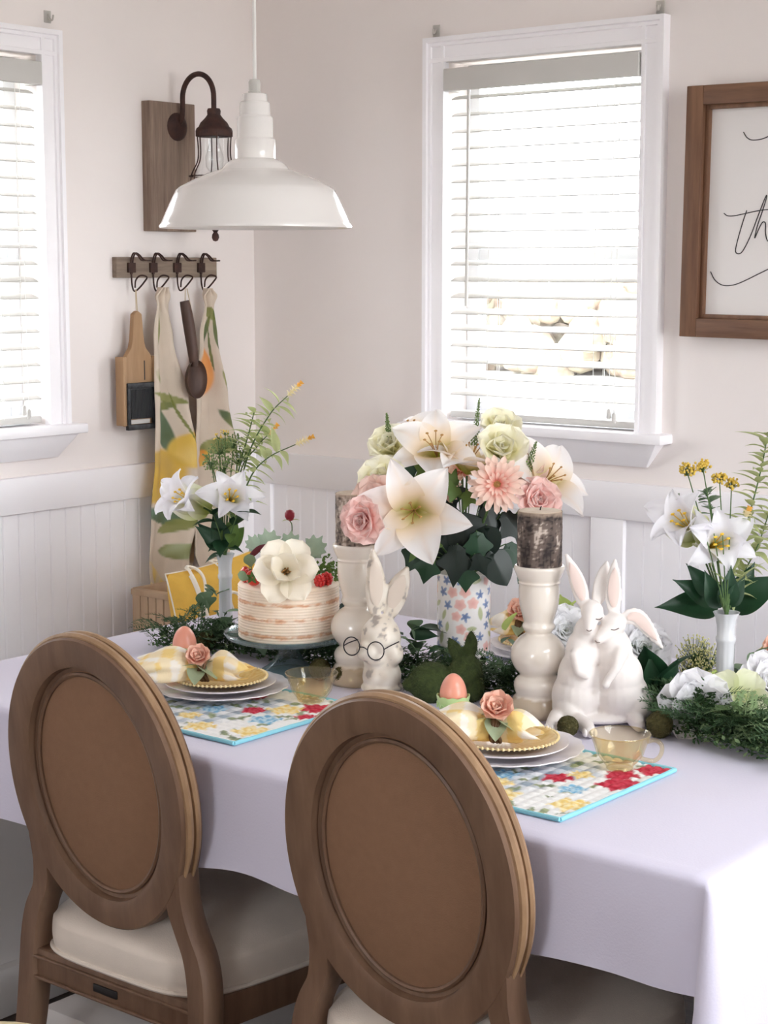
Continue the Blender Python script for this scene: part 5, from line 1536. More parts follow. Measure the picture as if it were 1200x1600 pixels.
def flat_leaf(me, parent, p, ydir, up, s=1.0):
    """leaf mesh lying in its xy plane, growing along +y: put it at world p growing along ydir, face along up"""
    y = Vector(ydir).normalized(); z = Vector(up); z = (z - y * z.dot(y)).normalized(); x = y.cross(z)
    M = Matrix.Translation(p) @ Matrix((x, y, z)).transposed().to_4x4() @ Matrix.Scale(s, 4)
    return obj('leaf', me, parent, parent.matrix_world.inverted() @ M)
def bent_leaf(me, parent, p, outdir, s=1.0, lift=0.0):
    """petal-style leaf (grows at 60 deg from its axis): make it leave p along outdir"""
    d = Vector(outdir).normalized()
    y = Vector((d.x, d.y, 0));
    if y.length < .05: y = ST.copy()
    y.normalize(); x = y.cross(Vector((0, 0, 1))); z = Vector((0, 0, 1))
    el = math.atan2(d.z, math.hypot(d.x, d.y))       # elevation wanted
    B = Matrix((x, y, z)).transposed().to_4x4()
    M = Matrix.Translation(p) @ B @ Matrix.Rotation(el - R(22) + lift, 4, 'X') @ Matrix.Scale(s, 4)
    return obj('leaf', me, parent, parent.matrix_world.inverted() @ M)

def foliage(label, root, leaves, group, cat='leaves', name='ivy_stem'):
    """leaves: (mesh, point, grow dir, face dir, scale)"""
    t = thing(name, label, cat, root, 0, group)
    bpy.context.view_layer.update()
    for (me, p, yd, up, s) in leaves: flat_leaf(me, t, p, yd, up, s)
    m = MB(); r0 = Vector(root)
    for (me, p, yd, up, s) in leaves:
        e = Vector(p) - r0
        m.tube(bez([(0, 0, 0), e * .5 + Vector((0, 0, .012)), e], 4), 0.0013, 5)
    m.build('stem', 'stem_green', t)
    return t
LG = 'dark leafy stems of the bouquet'
D_, M_, L_ = IVY_D, IVY_M if 'IVY_M' in globals() else IVY_D, IVY_L
foliage('black-green leaves hanging over the left of the floral vase', mouth, [
    (D_[0], (-2.2501, 2.8176, 1.1110), dv(-.8, -.35, .2), dv(-.3, .3, .9), 1.0), (D_[1], (-2.1993, 2.8218, 1.0485), dv(-.5, -.8, .2), dv(-.2, .2, 1), 1.05), (D_[2], (-2.1830, 2.8653, 1.0716), dv(-.1, -.9, .2), dv(0, .2, 1), 1.0),
    (D_[0], (-2.2380, 2.8495, 1.0885), dv(-.7, -.7, .2), dv(-.3, .1, .9), 1.1), (D_[1], (-2.1730, 2.8137, 1.0282), dv(-.25, -1, .1), dv(-.1, .3, 1), .95), (D_[0], (-2.3051, 2.8519, 1.1162), dv(-.9, -.3, .1), dv(-.2, .4, .8), .8)], LG)
foliage('black-green leaves over the middle of the floral vase', mouth, [
    (D_[2], (-2.1505, 2.8989, 1.1110), dv(.1, -.9, .3), dv(0, .3, 1), 1.2), (D_[0], (-2.1313, 2.8518, 1.0516), dv(-.1, -1, .2), dv(0, .2, 1), 1.15), (D_[1], (-2.1031, 2.8794, 1.0776), dv(.1, -1, .1), dv(.2, .1, 1), 1.1), (D_[2], (-2.2024, 2.9124, 1.1321), dv(-.3, -.6, .3), dv(0, .4, .9), 1.1),
    (D_[0], (-2.1304, 2.9432, 1.1215), dv(.3, -.8, .2), dv(.2, .3, .9), 1.1), (D_[1], (-2.1176, 2.8624, 1.0118), dv(.0, -.9, .15), dv(0, .3, 1), .95)], LG)
foliage('dark green leaves hanging over the right of the floral vase', mouth, [
    (D_[0], (-2.1003, 2.9654, 1.1083), dv(.6, -.7, .2), dv(.2, .3, .9), 1.05), (D_[1], (-2.0780, 2.9463, 1.0454), dv(.7, -.75, .1), dv(.2, .3, .9), 1.15), (D_[2], (-2.0909, 2.9079, 1.0354), dv(.5, -.9, .1), dv(.2, .2, 1), .95), (D_[0], (-2.1047, 3.0070, 1.0694), dv(.8, -.4, .0), dv(.1, .4, .9), 1.05),
    (D_[1], (-2.0694, 2.9717, 1.0027), dv(.75, -.6, 0), dv(.0, .5, .8), 1.0), (D_[2], (-2.0919, 2.8973, 1.0898), dv(.1, -1, .0), dv(-.3, .1, 1), .8), (D_[0], (-2.0963, 2.8641, 1.0337), dv(.4, -.8, .1), dv(-.2, .2, 1), .7)], LG)
foliage('light green ivy leaf in front of the dark leaves', mouth, [(L_[0], (-2.1653, 2.7950, 1.0709), dv(.25, -.85, .1), dv(.1, .3, 1), 1.05), (L_[1], (-2.1801, 2.7929, 1.0539), dv(-.5, -.7, .1), dv(-.1, .3, 1), .9)], LG)
foliage('fresh green leaves between lily and gerbera', mouth, [(L_[1], (-2.1570, 2.9006, 1.1504), dv(-.4, .1, .2), dv(.2, .4, .8), 1.05), (L_[0], (-2.1764, 2.9132, 1.1638), dv(-.5, .55, .1), dv(.1, .4, .8), .95), (L_[1], (-2.1501, 2.9202, 1.1558), dv(-.1, -.3, .3), dv(.2, .3, .8), 1.0), (L_[1], (-2.2619, 2.9234, 1.1739), dv(-.4, .4, .1), dv(.1, .4, .8), .9)], LG)
foliage('curled green leaf under the right candle', mouth, [(L_[1], (-2.0773, 3.0106, 1.0376), dv(.5, -.9, .1), dv(.3, .3, .9), 1.1), (L_[0], (-2.0734, 3.0198, 0.9987), dv(.4, -.9, .1), dv(-.3, .3, .9), .8)], LG)

foliage('mixed green leaves filling the back of the bouquet', mouth, [
    (D_[1], (-2.2917, 2.8956, 1.1538), dv(-.3, .8, .1), dv(0, .2, 1), 1.1), (D_[1], (-2.2990, 2.9713, 1.1737), dv(-.2, .9, .1), dv(0, .2, 1), 1.1), (L_[0], (-2.1791, 3.0166, 1.1715), dv(.1, .9, .1), dv(0, .2, 1), 1.2), (D_[1], (-2.1339, 3.0474, 1.1378), dv(.3, .8, .1), dv(0, .2, 1), 1.2), (D_[0], (-2.2240, 2.9412, 1.1001), dv(.0, .9, .1), dv(0, .2, 1), 1.2), (D_[0], (-2.1610, 2.9926, 1.1001), dv(.2, .9, .1), dv(0, .2, 1), 1.2), (L_[0], (-2.3243, 2.9812, 1.1988), dv(-.2, .8, .1), dv(0, .3, 1), 1.1), (D_[1], (-2.2707, 2.8264, 1.1083), dv(-.6, .4, .1), dv(0, .2, 1), 1.1)], LG)

# bud vase bouquets
mL = (bvL[0], bvL[1], bvL[2] + 0.190); mR = (bvR[0], bvR[1], bvR[2] + 0.190)
GLf, GRf = 'stems in the left bud vase', 'stems in the right bud vase'
def tl(label, mouth_px, d, s, group, root, roll):
    d = Vector(d).normalized(); p = Vector(mouth_px) - d * 0.090 * s
    return lily(label, p, d, s, group, root, roll, 'trumpet')
tl('white trumpet lily turned left above the left bud vase', (-2.8637, 2.7590, 1.1046), dv(-.66, .42, .60), 1.2, GLf, mL, .2)
tl('white trumpet lily facing front above the left bud vase', (-2.7348, 2.8129, 1.1097), dv(.15, .38, .9), 1.15, GLf, mL, .5)
tl('white trumpet lily turned left above the right bud vase', (-1.7204, 3.0185, 1.1295), dv(-.55, .50, .65), 1.2, GRf, mR, .4)
tl('white trumpet lily facing front above the right bud vase', (-1.6247, 3.0365, 1.0857), dv(.12, .30, .95), 1.2, GRf, mR, .1)

def leafy_stem(name, label, path, meshes, n, group, root, mt='stem_green', span=(.25, 1.0), spread=.8, s=1.0, cat='leaves', tip=None, seed=1):
    t = thing(name, label, cat, root, 0, group)
    bpy.context.view_layer.update()
    r0 = Vector(root); P = bez([root] + path, 8)
    MB().tube([p - r0 for p in P], [0.0022 - 0.0012 * i / len(P) for i in range(len(P))], 6).build('stem', mt, t)
    rnd = random.Random(seed)
    for k in range(n):
        f = span[0] + (span[1] - span[0]) * k / max(1, n - 1); i = min(len(P) - 2, int(f * (len(P) - 1)))
        ax = (P[i + 1] - P[i]).normalized(); x = ax.orthogonal().normalized(); y = ax.cross(x); an = k * 2.4 + rnd.uniform(-.3, .3)
        d = ax * (1 - spread) + (x * math.cos(an) + y * math.sin(an)) * spread
        bent_leaf(meshes[k % len(meshes)], t, P[i], d, s * rnd.uniform(.75, 1.1))
    if tip: tip(t, P[-1] - r0, (P[-1] - P[-3]).normalized())
    return t
def snap_col(u, s): return mixc(C(252, 246, 226), C(246, 206, 110), u)
FLORET = colored(petal_mb(.014, .0055, 20, 85, .3, 'round', .1, 5, 4), 'petal', 'petal_soft', lambda u, s: mixc(C(250, 244, 214), C(248, 236, 200), u))
FLORETY = colored(petal_mb(.012, .0052, 10, 60, .3, 'round', .1, 5, 4), 'petal', 'petal_soft', lambda u, s: mixc(C(246, 214, 120), C(244, 196, 96), u))
def snap_tip(n=5, L=.045):
    def f(t, p, ax):
        for k in range(n):
            q = p + ax * (L * k / n - .006)
            me = FLORET if k < n - 2 else FLORETY
            for j in range(5):
                M = facing(q, ax, j * 1.257 + k * .6); obj('floret_petal', me, t, M)
    return f
leafy_stem('snapdragon_stem', 'slender stem with yellow tipped blossom pointing up right', [(-2.7708, 2.8994, 1.1750), (-2.7400, 2.9427, 1.2765), (-2.7080, 2.9775, 1.3258)], NARROW, 20, GLf, mL, span=(.25, .92), cat='flower', tip=snap_tip(6, .045), seed=3)
leafy_stem('snapdragon_stem', 'slender stem with yellow tipped blossom pointing right', [(-2.7520, 2.8788, 1.1194), (-2.7234, 2.9129, 1.1800), (-2.6701, 2.9628, 1.2161)], NARROW, 18, GLf, mL, span=(.25, .85), cat='flower', tip=snap_tip(6, .045), seed=5)
leafy_stem('snapdragon_stem', 'stem with white blossom in the middle of the left bunch', [(-2.8073, 2.9157, 1.1413), (-2.7838, 2.9454, 1.1999), (-2.7637, 2.9675, 1.2321)], NARROW, 22, GLf, mL, span=(.25, 1), cat='flower', tip=snap_tip(5, .035), seed=8)
leafy_stem('leafy_stem', 'upright pale narrow-leaved stem in the left bud vase', [(-2.7969, 2.8986, 1.1437), (-2.7863, 2.9228, 1.2311), (-2.7800, 2.9384, 1.2894)], NARROW, 30, GLf, mL, seed=9)
leafy_stem('leafy_stem', 'dark pointed leaves at the mouth of the left bud vase', [(-2.7731, 2.8154, 1.0070), (-2.7927, 2.8097, 1.0644)], [OV_D], 6, GLf, mL, span=(.1, 1), s=.9, seed=4)
leafy_stem('leafy_stem', 'broad green leaves under the left front lily', [(-2.7484, 2.8254, 1.0228), (-2.7340, 2.8320, 1.0672)], [OV_M, OV_D], 6, GLf, mL, span=(.1, 1), s=.85, spread=.65, seed=14)
leafy_stem('leafy_stem', 'small round eucalyptus leaves behind the left front lily', [(-2.8353, 2.8799, 1.0681), (-2.8672, 2.8925, 1.1390), (-2.8860, 2.8851, 1.1832)], [EUC[0]], 16, GLf, mL, span=(.4, 1), s=.55, seed=6)
def sprig(label, paths, root, group, bm, n=46, r=.020, seed=1, name='filler_sprig', cat='flower', br=.0022):
    """bunch of tiny buds on thin stalks"""
    t = thing(name, label, cat, root, 0, group); rnd = random.Random(seed); r0 = Vector(root)
    st = MB(); bd = MB()
    for tip in paths:
        e = Vector(tip) - r0; st.tube(bez([(0, 0, 0), e * .5 + Vector((0, 0, .006)), e], 4), 0.0012, 5)
        for k in range(n):
            d = Vector((rnd.gauss(0, 1), rnd.gauss(0, 1), rnd.gauss(.4, .8))).normalized() * r * rnd.uniform(.5, 1)
            st.tube([e - Vector((0, 0, r * .6)), e + d], 0.00035, 3, cap=False)
            bd.ball(e + d, br * rnd.uniform(.7, 1.2), 5, 4)
    st.build('stalks', 'stem_green', t); bd.build('buds', bm, t)
    return t
sprig('sage green filler sprig with tiny buds in the left bunch', [(-2.8421, 2.8850, 1.2009), (-2.8252, 2.9143, 1.2146), (-2.8471, 2.8624, 1.1699), (-2.8070, 2.9097, 1.1790), (-2.8165, 2.8729, 1.1622)], mL, GLf, 'bud_green', 60, .026, 2)
sprig('tiny yellow buds at the top of the left filler sprig', [(-2.8465, 2.8858, 1.2258), (-2.8349, 2.8971, 1.2360)], mL, GLf, 'bud_yellow', 24, .012, 3, br=.0016)
sprig('yellow tansy buds at the top left of the right bunch', [(-1.7312, 3.0765, 1.2123), (-1.7071, 3.0974, 1.2186)], mR, GRf, 'bud_yellow', 60, .018, 4, br=.0028)
sprig('yellow tansy buds at the top middle of the right bunch', [(-1.6794, 3.1159, 1.1959), (-1.6644, 3.1389, 1.1833)], mR, GRf, 'bud_yellow', 54, .016, 5, br=.0028)
leafy_stem('leafy_stem', 'grey-green round leaves below the yellow tansy buds', [(-1.6825, 3.1136, 1.0513), (-1.6982, 3.1166, 1.1402), (-1.7106, 3.1115, 1.1681)], [EUC[0]], 20, GRf, mR, span=(.5, 1), s=.9, seed=7)
leafy_stem('leafy_stem', 'tall pale leafy stem leaning along the right edge', [(-1.6391, 3.1189, 1.0292), (-1.6169, 3.1295, 1.1330), (-1.6070, 3.1533, 1.2208), (-1.6032, 3.1688, 1.2899)], NARROW, 60, GRf, mR, span=(.12, 1), s=1.0, seed=11)
leafy_stem('leafy_stem', 'second pale leafy stem at the right edge', [(-1.6549, 3.1778, 0.9936), (-1.6354, 3.2052, 1.0578), (-1.6221, 3.2299, 1.1348)], NARROW, 46, GRf, mR, span=(.15, 1), s=1.0, seed=12)
leafy_stem('snapdragon_stem', 'small cream and yellow bloom right of the front lily', [(-1.6253, 3.0793, 1.0359), (-1.6125, 3.0903, 1.1122), (-1.6083, 3.0971, 1.1309)], [NARROW[1]], 4, GRf, mR, cat='flower', tip=snap_tip(4, .02), seed=13)
leafy_stem('leafy_stem', 'thin twig with tiny leaves above the left-turned lily', [(-1.7137, 3.0950, 1.0894), (-1.7405, 3.0833, 1.1465), (-1.7638, 3.0672, 1.1630)], [EUC[0]], 8, GRf, mR, span=(.78, 1), s=.4, seed=15)
t = thing('leafy_stem', 'large pointed dark green leaves at the mouth of the right bud vase', 'leaves', mR, 0, GRf)
bpy.context.view_layer.update()
def faced(me, parent, p, d, up, s=1.0):
    # petal-style leaf laid with its face along up, leaving p along d
    y = Vector(d).normalized(); z = Vector(up); z = (z - y * z.dot(y)).normalized(); x = y.cross(z)
    M = Matrix.Translation(p) @ Matrix((x, y, z)).transposed().to_4x4() @ Matrix.Rotation(R(-22), 4, 'X') @ Matrix.Scale(s, 4)
    return obj('leaf', me, parent, parent.matrix_world.inverted() @ M)
for p, d, up, s in (((-1.6591, 3.0869, 0.9408), dv(-.95, .08, .2), dv(-.1, .6, .8), 1.1), ((-1.6546, 3.0674, 0.9572), dv(-.8, .45, .2), dv(-.1, .4, .9), .85), ((-1.6430, 3.0995, 0.9383), dv(.75, .52, .2), dv(-.3, .4, .9), 1.15), ((-1.6220, 3.0283, 0.9542), dv(-.40, .85, .2), dv(-.2, .2, 1), .72), ((-1.6115, 3.0242, 0.9561), dv(.12, .95, .1), dv(.1, .1, 1), .72), ((-1.6078, 3.0276, 0.9586), dv(.45, .85, .1), dv(.1, .1, 1), .6), ((-1.6606, 3.1375, 0.9396), dv(.5, .8, -.1), dv(.2, .2, 1), .85), ((-1.6568, 3.0551, 0.9716), dv(-.6, .75, .1), dv(0, .3, 1), .7)):
    faced(BIGF, t, p, d, up, s)
MB().tube([(0, 0, -.06), (0, 0, .02)], .004, 6).build('stem', 'stem_green', t)

t = thing('leafy_stem', 'large glossy dark leaves fanning from the left bud vase', 'leaves', mL, 0, GLf)
bpy.context.view_layer.update()
for p, d, up, s in (((-2.7953, 2.8437, 0.9748), dv(-.62, .72, .2), dv(-.1, .4, .9), .72), ((-2.7795, 2.8318, 0.9823), dv(-.25, .95, .1), dv(.1, .2, 1), .75), ((-2.7739, 2.8364, 0.9823), dv(.25, .95, .1), dv(-.1, .2, 1), .75), ((-2.7978, 2.8671, 0.9717), dv(.5, .8, .1), dv(-.1, .3, 1), .65), ((-2.7788, 2.8209, 0.9911), dv(-.8, .6, .1), dv(-.1, .4, .9), .6)):
    faced(BIGF if d.x < .2 else OV_M, t, p, d, up, s if d.x < .2 else s * 1.6)
MB().tube([(0, 0, -.06), (0, 0, .01)], .004, 6).build('stem', 'stem_green', t)

# ------------------------------------------------------------------ cake topping
ctop = cake_at[2] + 0.0805 + 0.1175
def mag_col(u, s): return mixc(C(226, 222, 190), C(246, 240, 226), sstep(.05, .5, u))
MAGP = [colored(petal_mb(.068, .028, 50, 84, .42, 'round', .09, 10, 10, 1, 4), 'petal', 'petal_white', mag_col), colored(petal_mb(.060, .026, 18, 40, .5, 'round', .07, 10, 10, 1, 4), 'petal', 'petal_white', mag_col), colored(petal_mb(.030, .012, 30, 60, .4, 'round', .12, 8, 8, 1, 6), 'petal', 'petal_white', mag_col)]
mg_p = Vector((-2.4116, 2.6378, 0.9871))
t = flower('magnolia', 'large cream magnolia bloom on top of the cake', 'flower', None, mg_p, dv(.04, .40, .92), .2, 1.16)
for k in range(6): obj('petal', MAGP[0], t, Matrix.Rotation(R(60 * k + 20), 4, 'Z') @ Matrix.Rotation(R(6 * math.sin(k * 2)), 4, 'X'))
for k in range(4): obj('petal', MAGP[1], t, Matrix.Rotation(R(90 * k + 45), 4, 'Z') @ Matrix.Translation((0, 0, .003)) @ Matrix.Rotation(R(8 * math.sin(k * 3)), 4, 'X'))
for k in range(3): obj('petal', MAGP[2], t, Matrix.Rotation(R(40 * k + 150), 4, 'Z') @ Matrix.Translation((0, 0, .006)))
m = MB(); rnd = random.Random(8)
for k in range(46):
    a = rnd.uniform(0, 6.28); sp = rnd.uniform(0.1, .8); L = rnd.uniform(.012, .022)
    m.tube([(0, 0, .004), (L * sp * .5 * math.cos(a), L * sp * .5 * math.sin(a), .004 + L * .6), (L * sp * math.cos(a), L * sp * math.sin(a), .004 + L)], [.0007, .0007, .0013], 4)
m.build('stamens', 'stamen_brown', t)
MB().tube([(0, 0, -.03), (0, 0, .002)], .004, 8).build('stem', 'stem_green', t)

def raspberry(label, p, r):
    m = MB()
    for i in range(6):
        q = PI * (i + .5) / 6; n = max(1, int(9 * math.sin(q)))
        for j in range(n):
            a = 2 * PI * j / n + i * .5
            m.ball((r * math.sin(q) * math.cos(a), r * math.sin(q) * math.sin(a), r * (1.1 - 1.15 * math.cos(q))), r * .36, 7, 5)
    m.ball((0, 0, r * 1.1), (r * .9, r * .9, r * 1.1), 10, 8)
    o = m.build('raspberry', 'berry_red', fixn=False); o.location = p
    tag(o, label, 'berry', 'red berries on the cake')
def on_cake(x, y): 
    return (cake_at[0] + 0.775 * x + 0.632 * -y, cake_at[1] + 0.632 * x + 0.775 * y * 1.0, ctop)
def oc(x, y): # x to the right, y away from the room
    v = Vector((cake_at[0], cake_at[1], ctop)) + SR * x - ST * y
    return (v.x, v.y, v.z)
raspberry('bright red raspberry at the right edge of the cake top', oc(.082, -.050), .0105)
raspberry('red raspberry next to the magnolia petal at the right', oc(.068, -.068), .0095)
raspberry('red raspberry at the left edge of the cake top', oc(-.086, -.020), .0105)
def strawberry(label, p, r, rz, tip):
    t = thing('strawberry', label, 'berry', p, rz, 'red berries on the cake')
    M = Matrix.Rotation(R(tip), 4, 'X')
    b = MB().lathe([(0.0005, -1.1 * r), (r * .45, -.75 * r), (r * .8, -.2 * r), (r, .3 * r), (r * .85, .7 * r), (r * .4, .9 * r), (0.0005, .92 * r)], 20)
    q = MB(); q.add(b, Matrix.Translation((0, 0, r * .92)) @ M); q.build('flesh', 'strawberry', t)
    lf = leaf_mesh('calyx_leaf', r * .9, r * .22, 'leaf_mid', 40, .2)
    for k in range(5): obj('calyx_leaf', lf, t, Matrix.Translation((0, 0, r * .92)) @ M @ Matrix.Translation((0, 0, r * .88)) @ Matrix.Rotation(1.257 * k, 4, 'Z'))
strawberry('strawberry lying at the left rim of the cake', oc(-.068, -.058), .017, .5, 80)
strawberry('strawberry beside the magnolia at the left of the cake', oc(-.040, -.082), .015, 1.4, 100)
strawberry('small strawberry tucked behind the left raspberry', oc(-.093, .012), .014, 2.4, 60)
DUST = lobed('leaf', .066, 'dusty_leaf', 11, .24, .35)
root = oc(.0, .045)
foliage('grey-green scalloped leaves rising behind the magnolia', root, [
    (DUST, (-2.5182, 2.7105, 1.0056), dv(-.25, .9, .1), dv(-.1, .2, 1), 1.0), (DUST, (-2.5030, 2.7483, 1.0024), dv(.1, .95, .1), dv(.1, .1, 1), .9), (DUST, (-2.4596, 2.7572, 1.0002), dv(.5, .75, .1), dv(.1, .3, .9), .95), (DUST, (-2.5400, 2.6941, 1.0137), dv(-.45, .7, .1), dv(-.1, .3, .9), .7)], 'leaf sprigs on the cake', 'leaves', 'leaf_sprig')
foliage('sage leaves at the left of the magnolia', oc(-.075, -.02), [
    (EUC[1], (-2.4964, 2.6223, 0.9961), dv(-.1, .9, .2), dv(0, .2, 1), .8), (EUC[1], (-2.4709, 2.5875, 0.9767), dv(-.8, .3, .3), dv(0, .5, .8), .7)], 'leaf sprigs on the cake', 'leaves', 'leaf_sprig')
bu = MB().grid(lambda u, v: tuple(Vector((-2.5316, 2.6754, 1.0169)) + dv(-.020 + .040 * u, -.014 + .030 * u - .010 * (v - .5) * math.sin(PI * u) * 1.6, .004 * math.sin(PI * v))), 10, 6).build('burgundy_leaf', 'burgundy', fixn=False, solid=.0006)
tag(bu, 'dark red leaf at the upper left of the magnolia', 'leaf')
def parsley():
    t = thing('parsley_sprig', 'curly green sprig at the right of the magnolia', 'leaves', oc(.075, .02), 0, 'leaf sprigs on the cake')
    rnd = random.Random(4); m = MB()
    for k in range(150):
        p = Vector((rnd.gauss(0, .017), rnd.gauss(0, .015), abs(rnd.gauss(.014, .014)))) + SR * .008; d = Vector((rnd.gauss(0, 1), rnd.gauss(0, 1), rnd.gauss(.4, 1))).normalized() * .009; e = d.orthogonal().normalized() * .004
        m._add([p, p + d * .6 + e, p + d, p + d * .6 - e], [(0, 1, 2, 3)])
    m.build('curly_leaves', 'leaf_mid', t, fixn=False, smooth=False)
    MB().tube([(0, 0, 0), (.004, 0, .02)], .0015, 5).build('stem', 'stem_green', t)
parsley()
def rosebud():
    p = Vector((-2.5093, 2.7582, 1.0865))
    t = thing('rosebud', 'dark red rosebud on a thin stem above the cake', 'flower', p)
    MB().lathe([(0.001, -.012), (.007, -.009), (.0105, -.001), (.0105, .006), (.007, .011), (.002, .013)], 16, rf=lambda a, i: 1 + .06 * math.sin(a * 3 + i)).build('bud', 'red_bud', t)
    for k in range(3):
        q = petal_mb(.022, .010, 20, 2, .6, 'round', .1, 6, 6).mesh('bud_petal', 'red_bud', fixn=False)
        obj('bud_petal', q, t, Matrix.Translation((0, 0, -.010)) @ Matrix.Rotation(2.1 * k, 4, 'Z') @ Matrix.Translation((0, .003, 0)))
    r = Vector(root) - p
    MB().tube(bez([(0, 0, -.011), (.004, .002, -.03), r], 5), .0012, 5).build('stem', 'stem_green', t)
    for k in range(3): obj('sepal', NARROW[1], t, Matrix.Translation((0, 0, -.012)) @ Matrix.Rotation(2.1 * k + 1, 4, 'Z') @ Matrix.Scale(.5, 4))
rosebud()

# ------------------------------------------------------------------ garland along the middle of the table
def frond_mesh(name, L, n, m, wl):
    mb = MB()
    pts = [Vector((0, L * k / 10, .018 * math.sin(PI * k / 10 * .9))) for k in range(11)]
    mb.tube(pts, [0.0011 - .0007 * k / 10 for k in range(11)], 4, cap=False)
    for k in range(n):
        f = .08 + .9 * k / n; i = f * 10; a = pts[int(i)].lerp(pts[min(10, int(i) + 1)], i % 1)
        w = wl * math.sin(PI * (f * .85 + .13)) ** .7
        for s in (-1, 1):
            e = a + Vector((s * w, w * .45, .25 * w * math.sin(k * 1.7 + s)))
            q = Vector((-.25 * s * w * .3, .30 * w, 0)) * .7
            m1 = a.lerp(e, .5)
            mb._add([a, m1 - q * .55, e, m1 + q * .55], [(0, 1, 2, 3)])
            for g in (.35, .65):       # second order lobes
                b = a.lerp(e, g); h = Vector((s * .2 * w, .42 * w, .1 * w))
                mb._add([b, b + h * .5 + Vector((s * .12 * w, 0, 0)), b + h, b + h * .5 - Vector((s * .1 * w, 0, 0))], [(0, 1, 2, 3)])
    return mb.mesh(name, m, fixn=False, smooth=False)
FR = [frond_mesh('frond', .105, 15, 'leaf_fern', .022), frond_mesh('frond', .085, 14, 'leaf_fern', .020), frond_mesh('frond', .100, 15, 'leaf_fern_light', .022), frond_mesh('frond', .120, 18, 'leaf_fern', .017)]
GP = [(-2.87, 2.715), (-2.72, 2.77), (-2.56, 2.80), (-2.36, 2.80), (-2.14, 2.82), (-1.98, 2.835), (-1.80, 2.87), (-1.62, 2.84), (-1.48, 2.785), (-1.36, 2.765), (-1.20, 2.78)]
def rabbit_zone(x, y):
    v = Vector((x - RB[0], y - RB[1], 0)); a, b = v.dot(SR), -v.dot(ST)
    if abs(a) < .10 and -.06 < b < .06: return True
    if -.12 < a < -.02 and -.15 < b < 0: return True
    v = Vector((x - BB[0], y - BB[1], 0))
    if v.length < .05: return True
    v = Vector((x - MR[0], y - MR[1], 0)); a, b = v.dot(SR), -v.dot(ST)
    return abs(a) < .09 and abs(b) < .04
RB, BB, MR = (-1.7317, 2.7715, 0.7600), (-2.2048, 2.6869, 0.7600), (-2.0474, 2.7193, 0.7600)
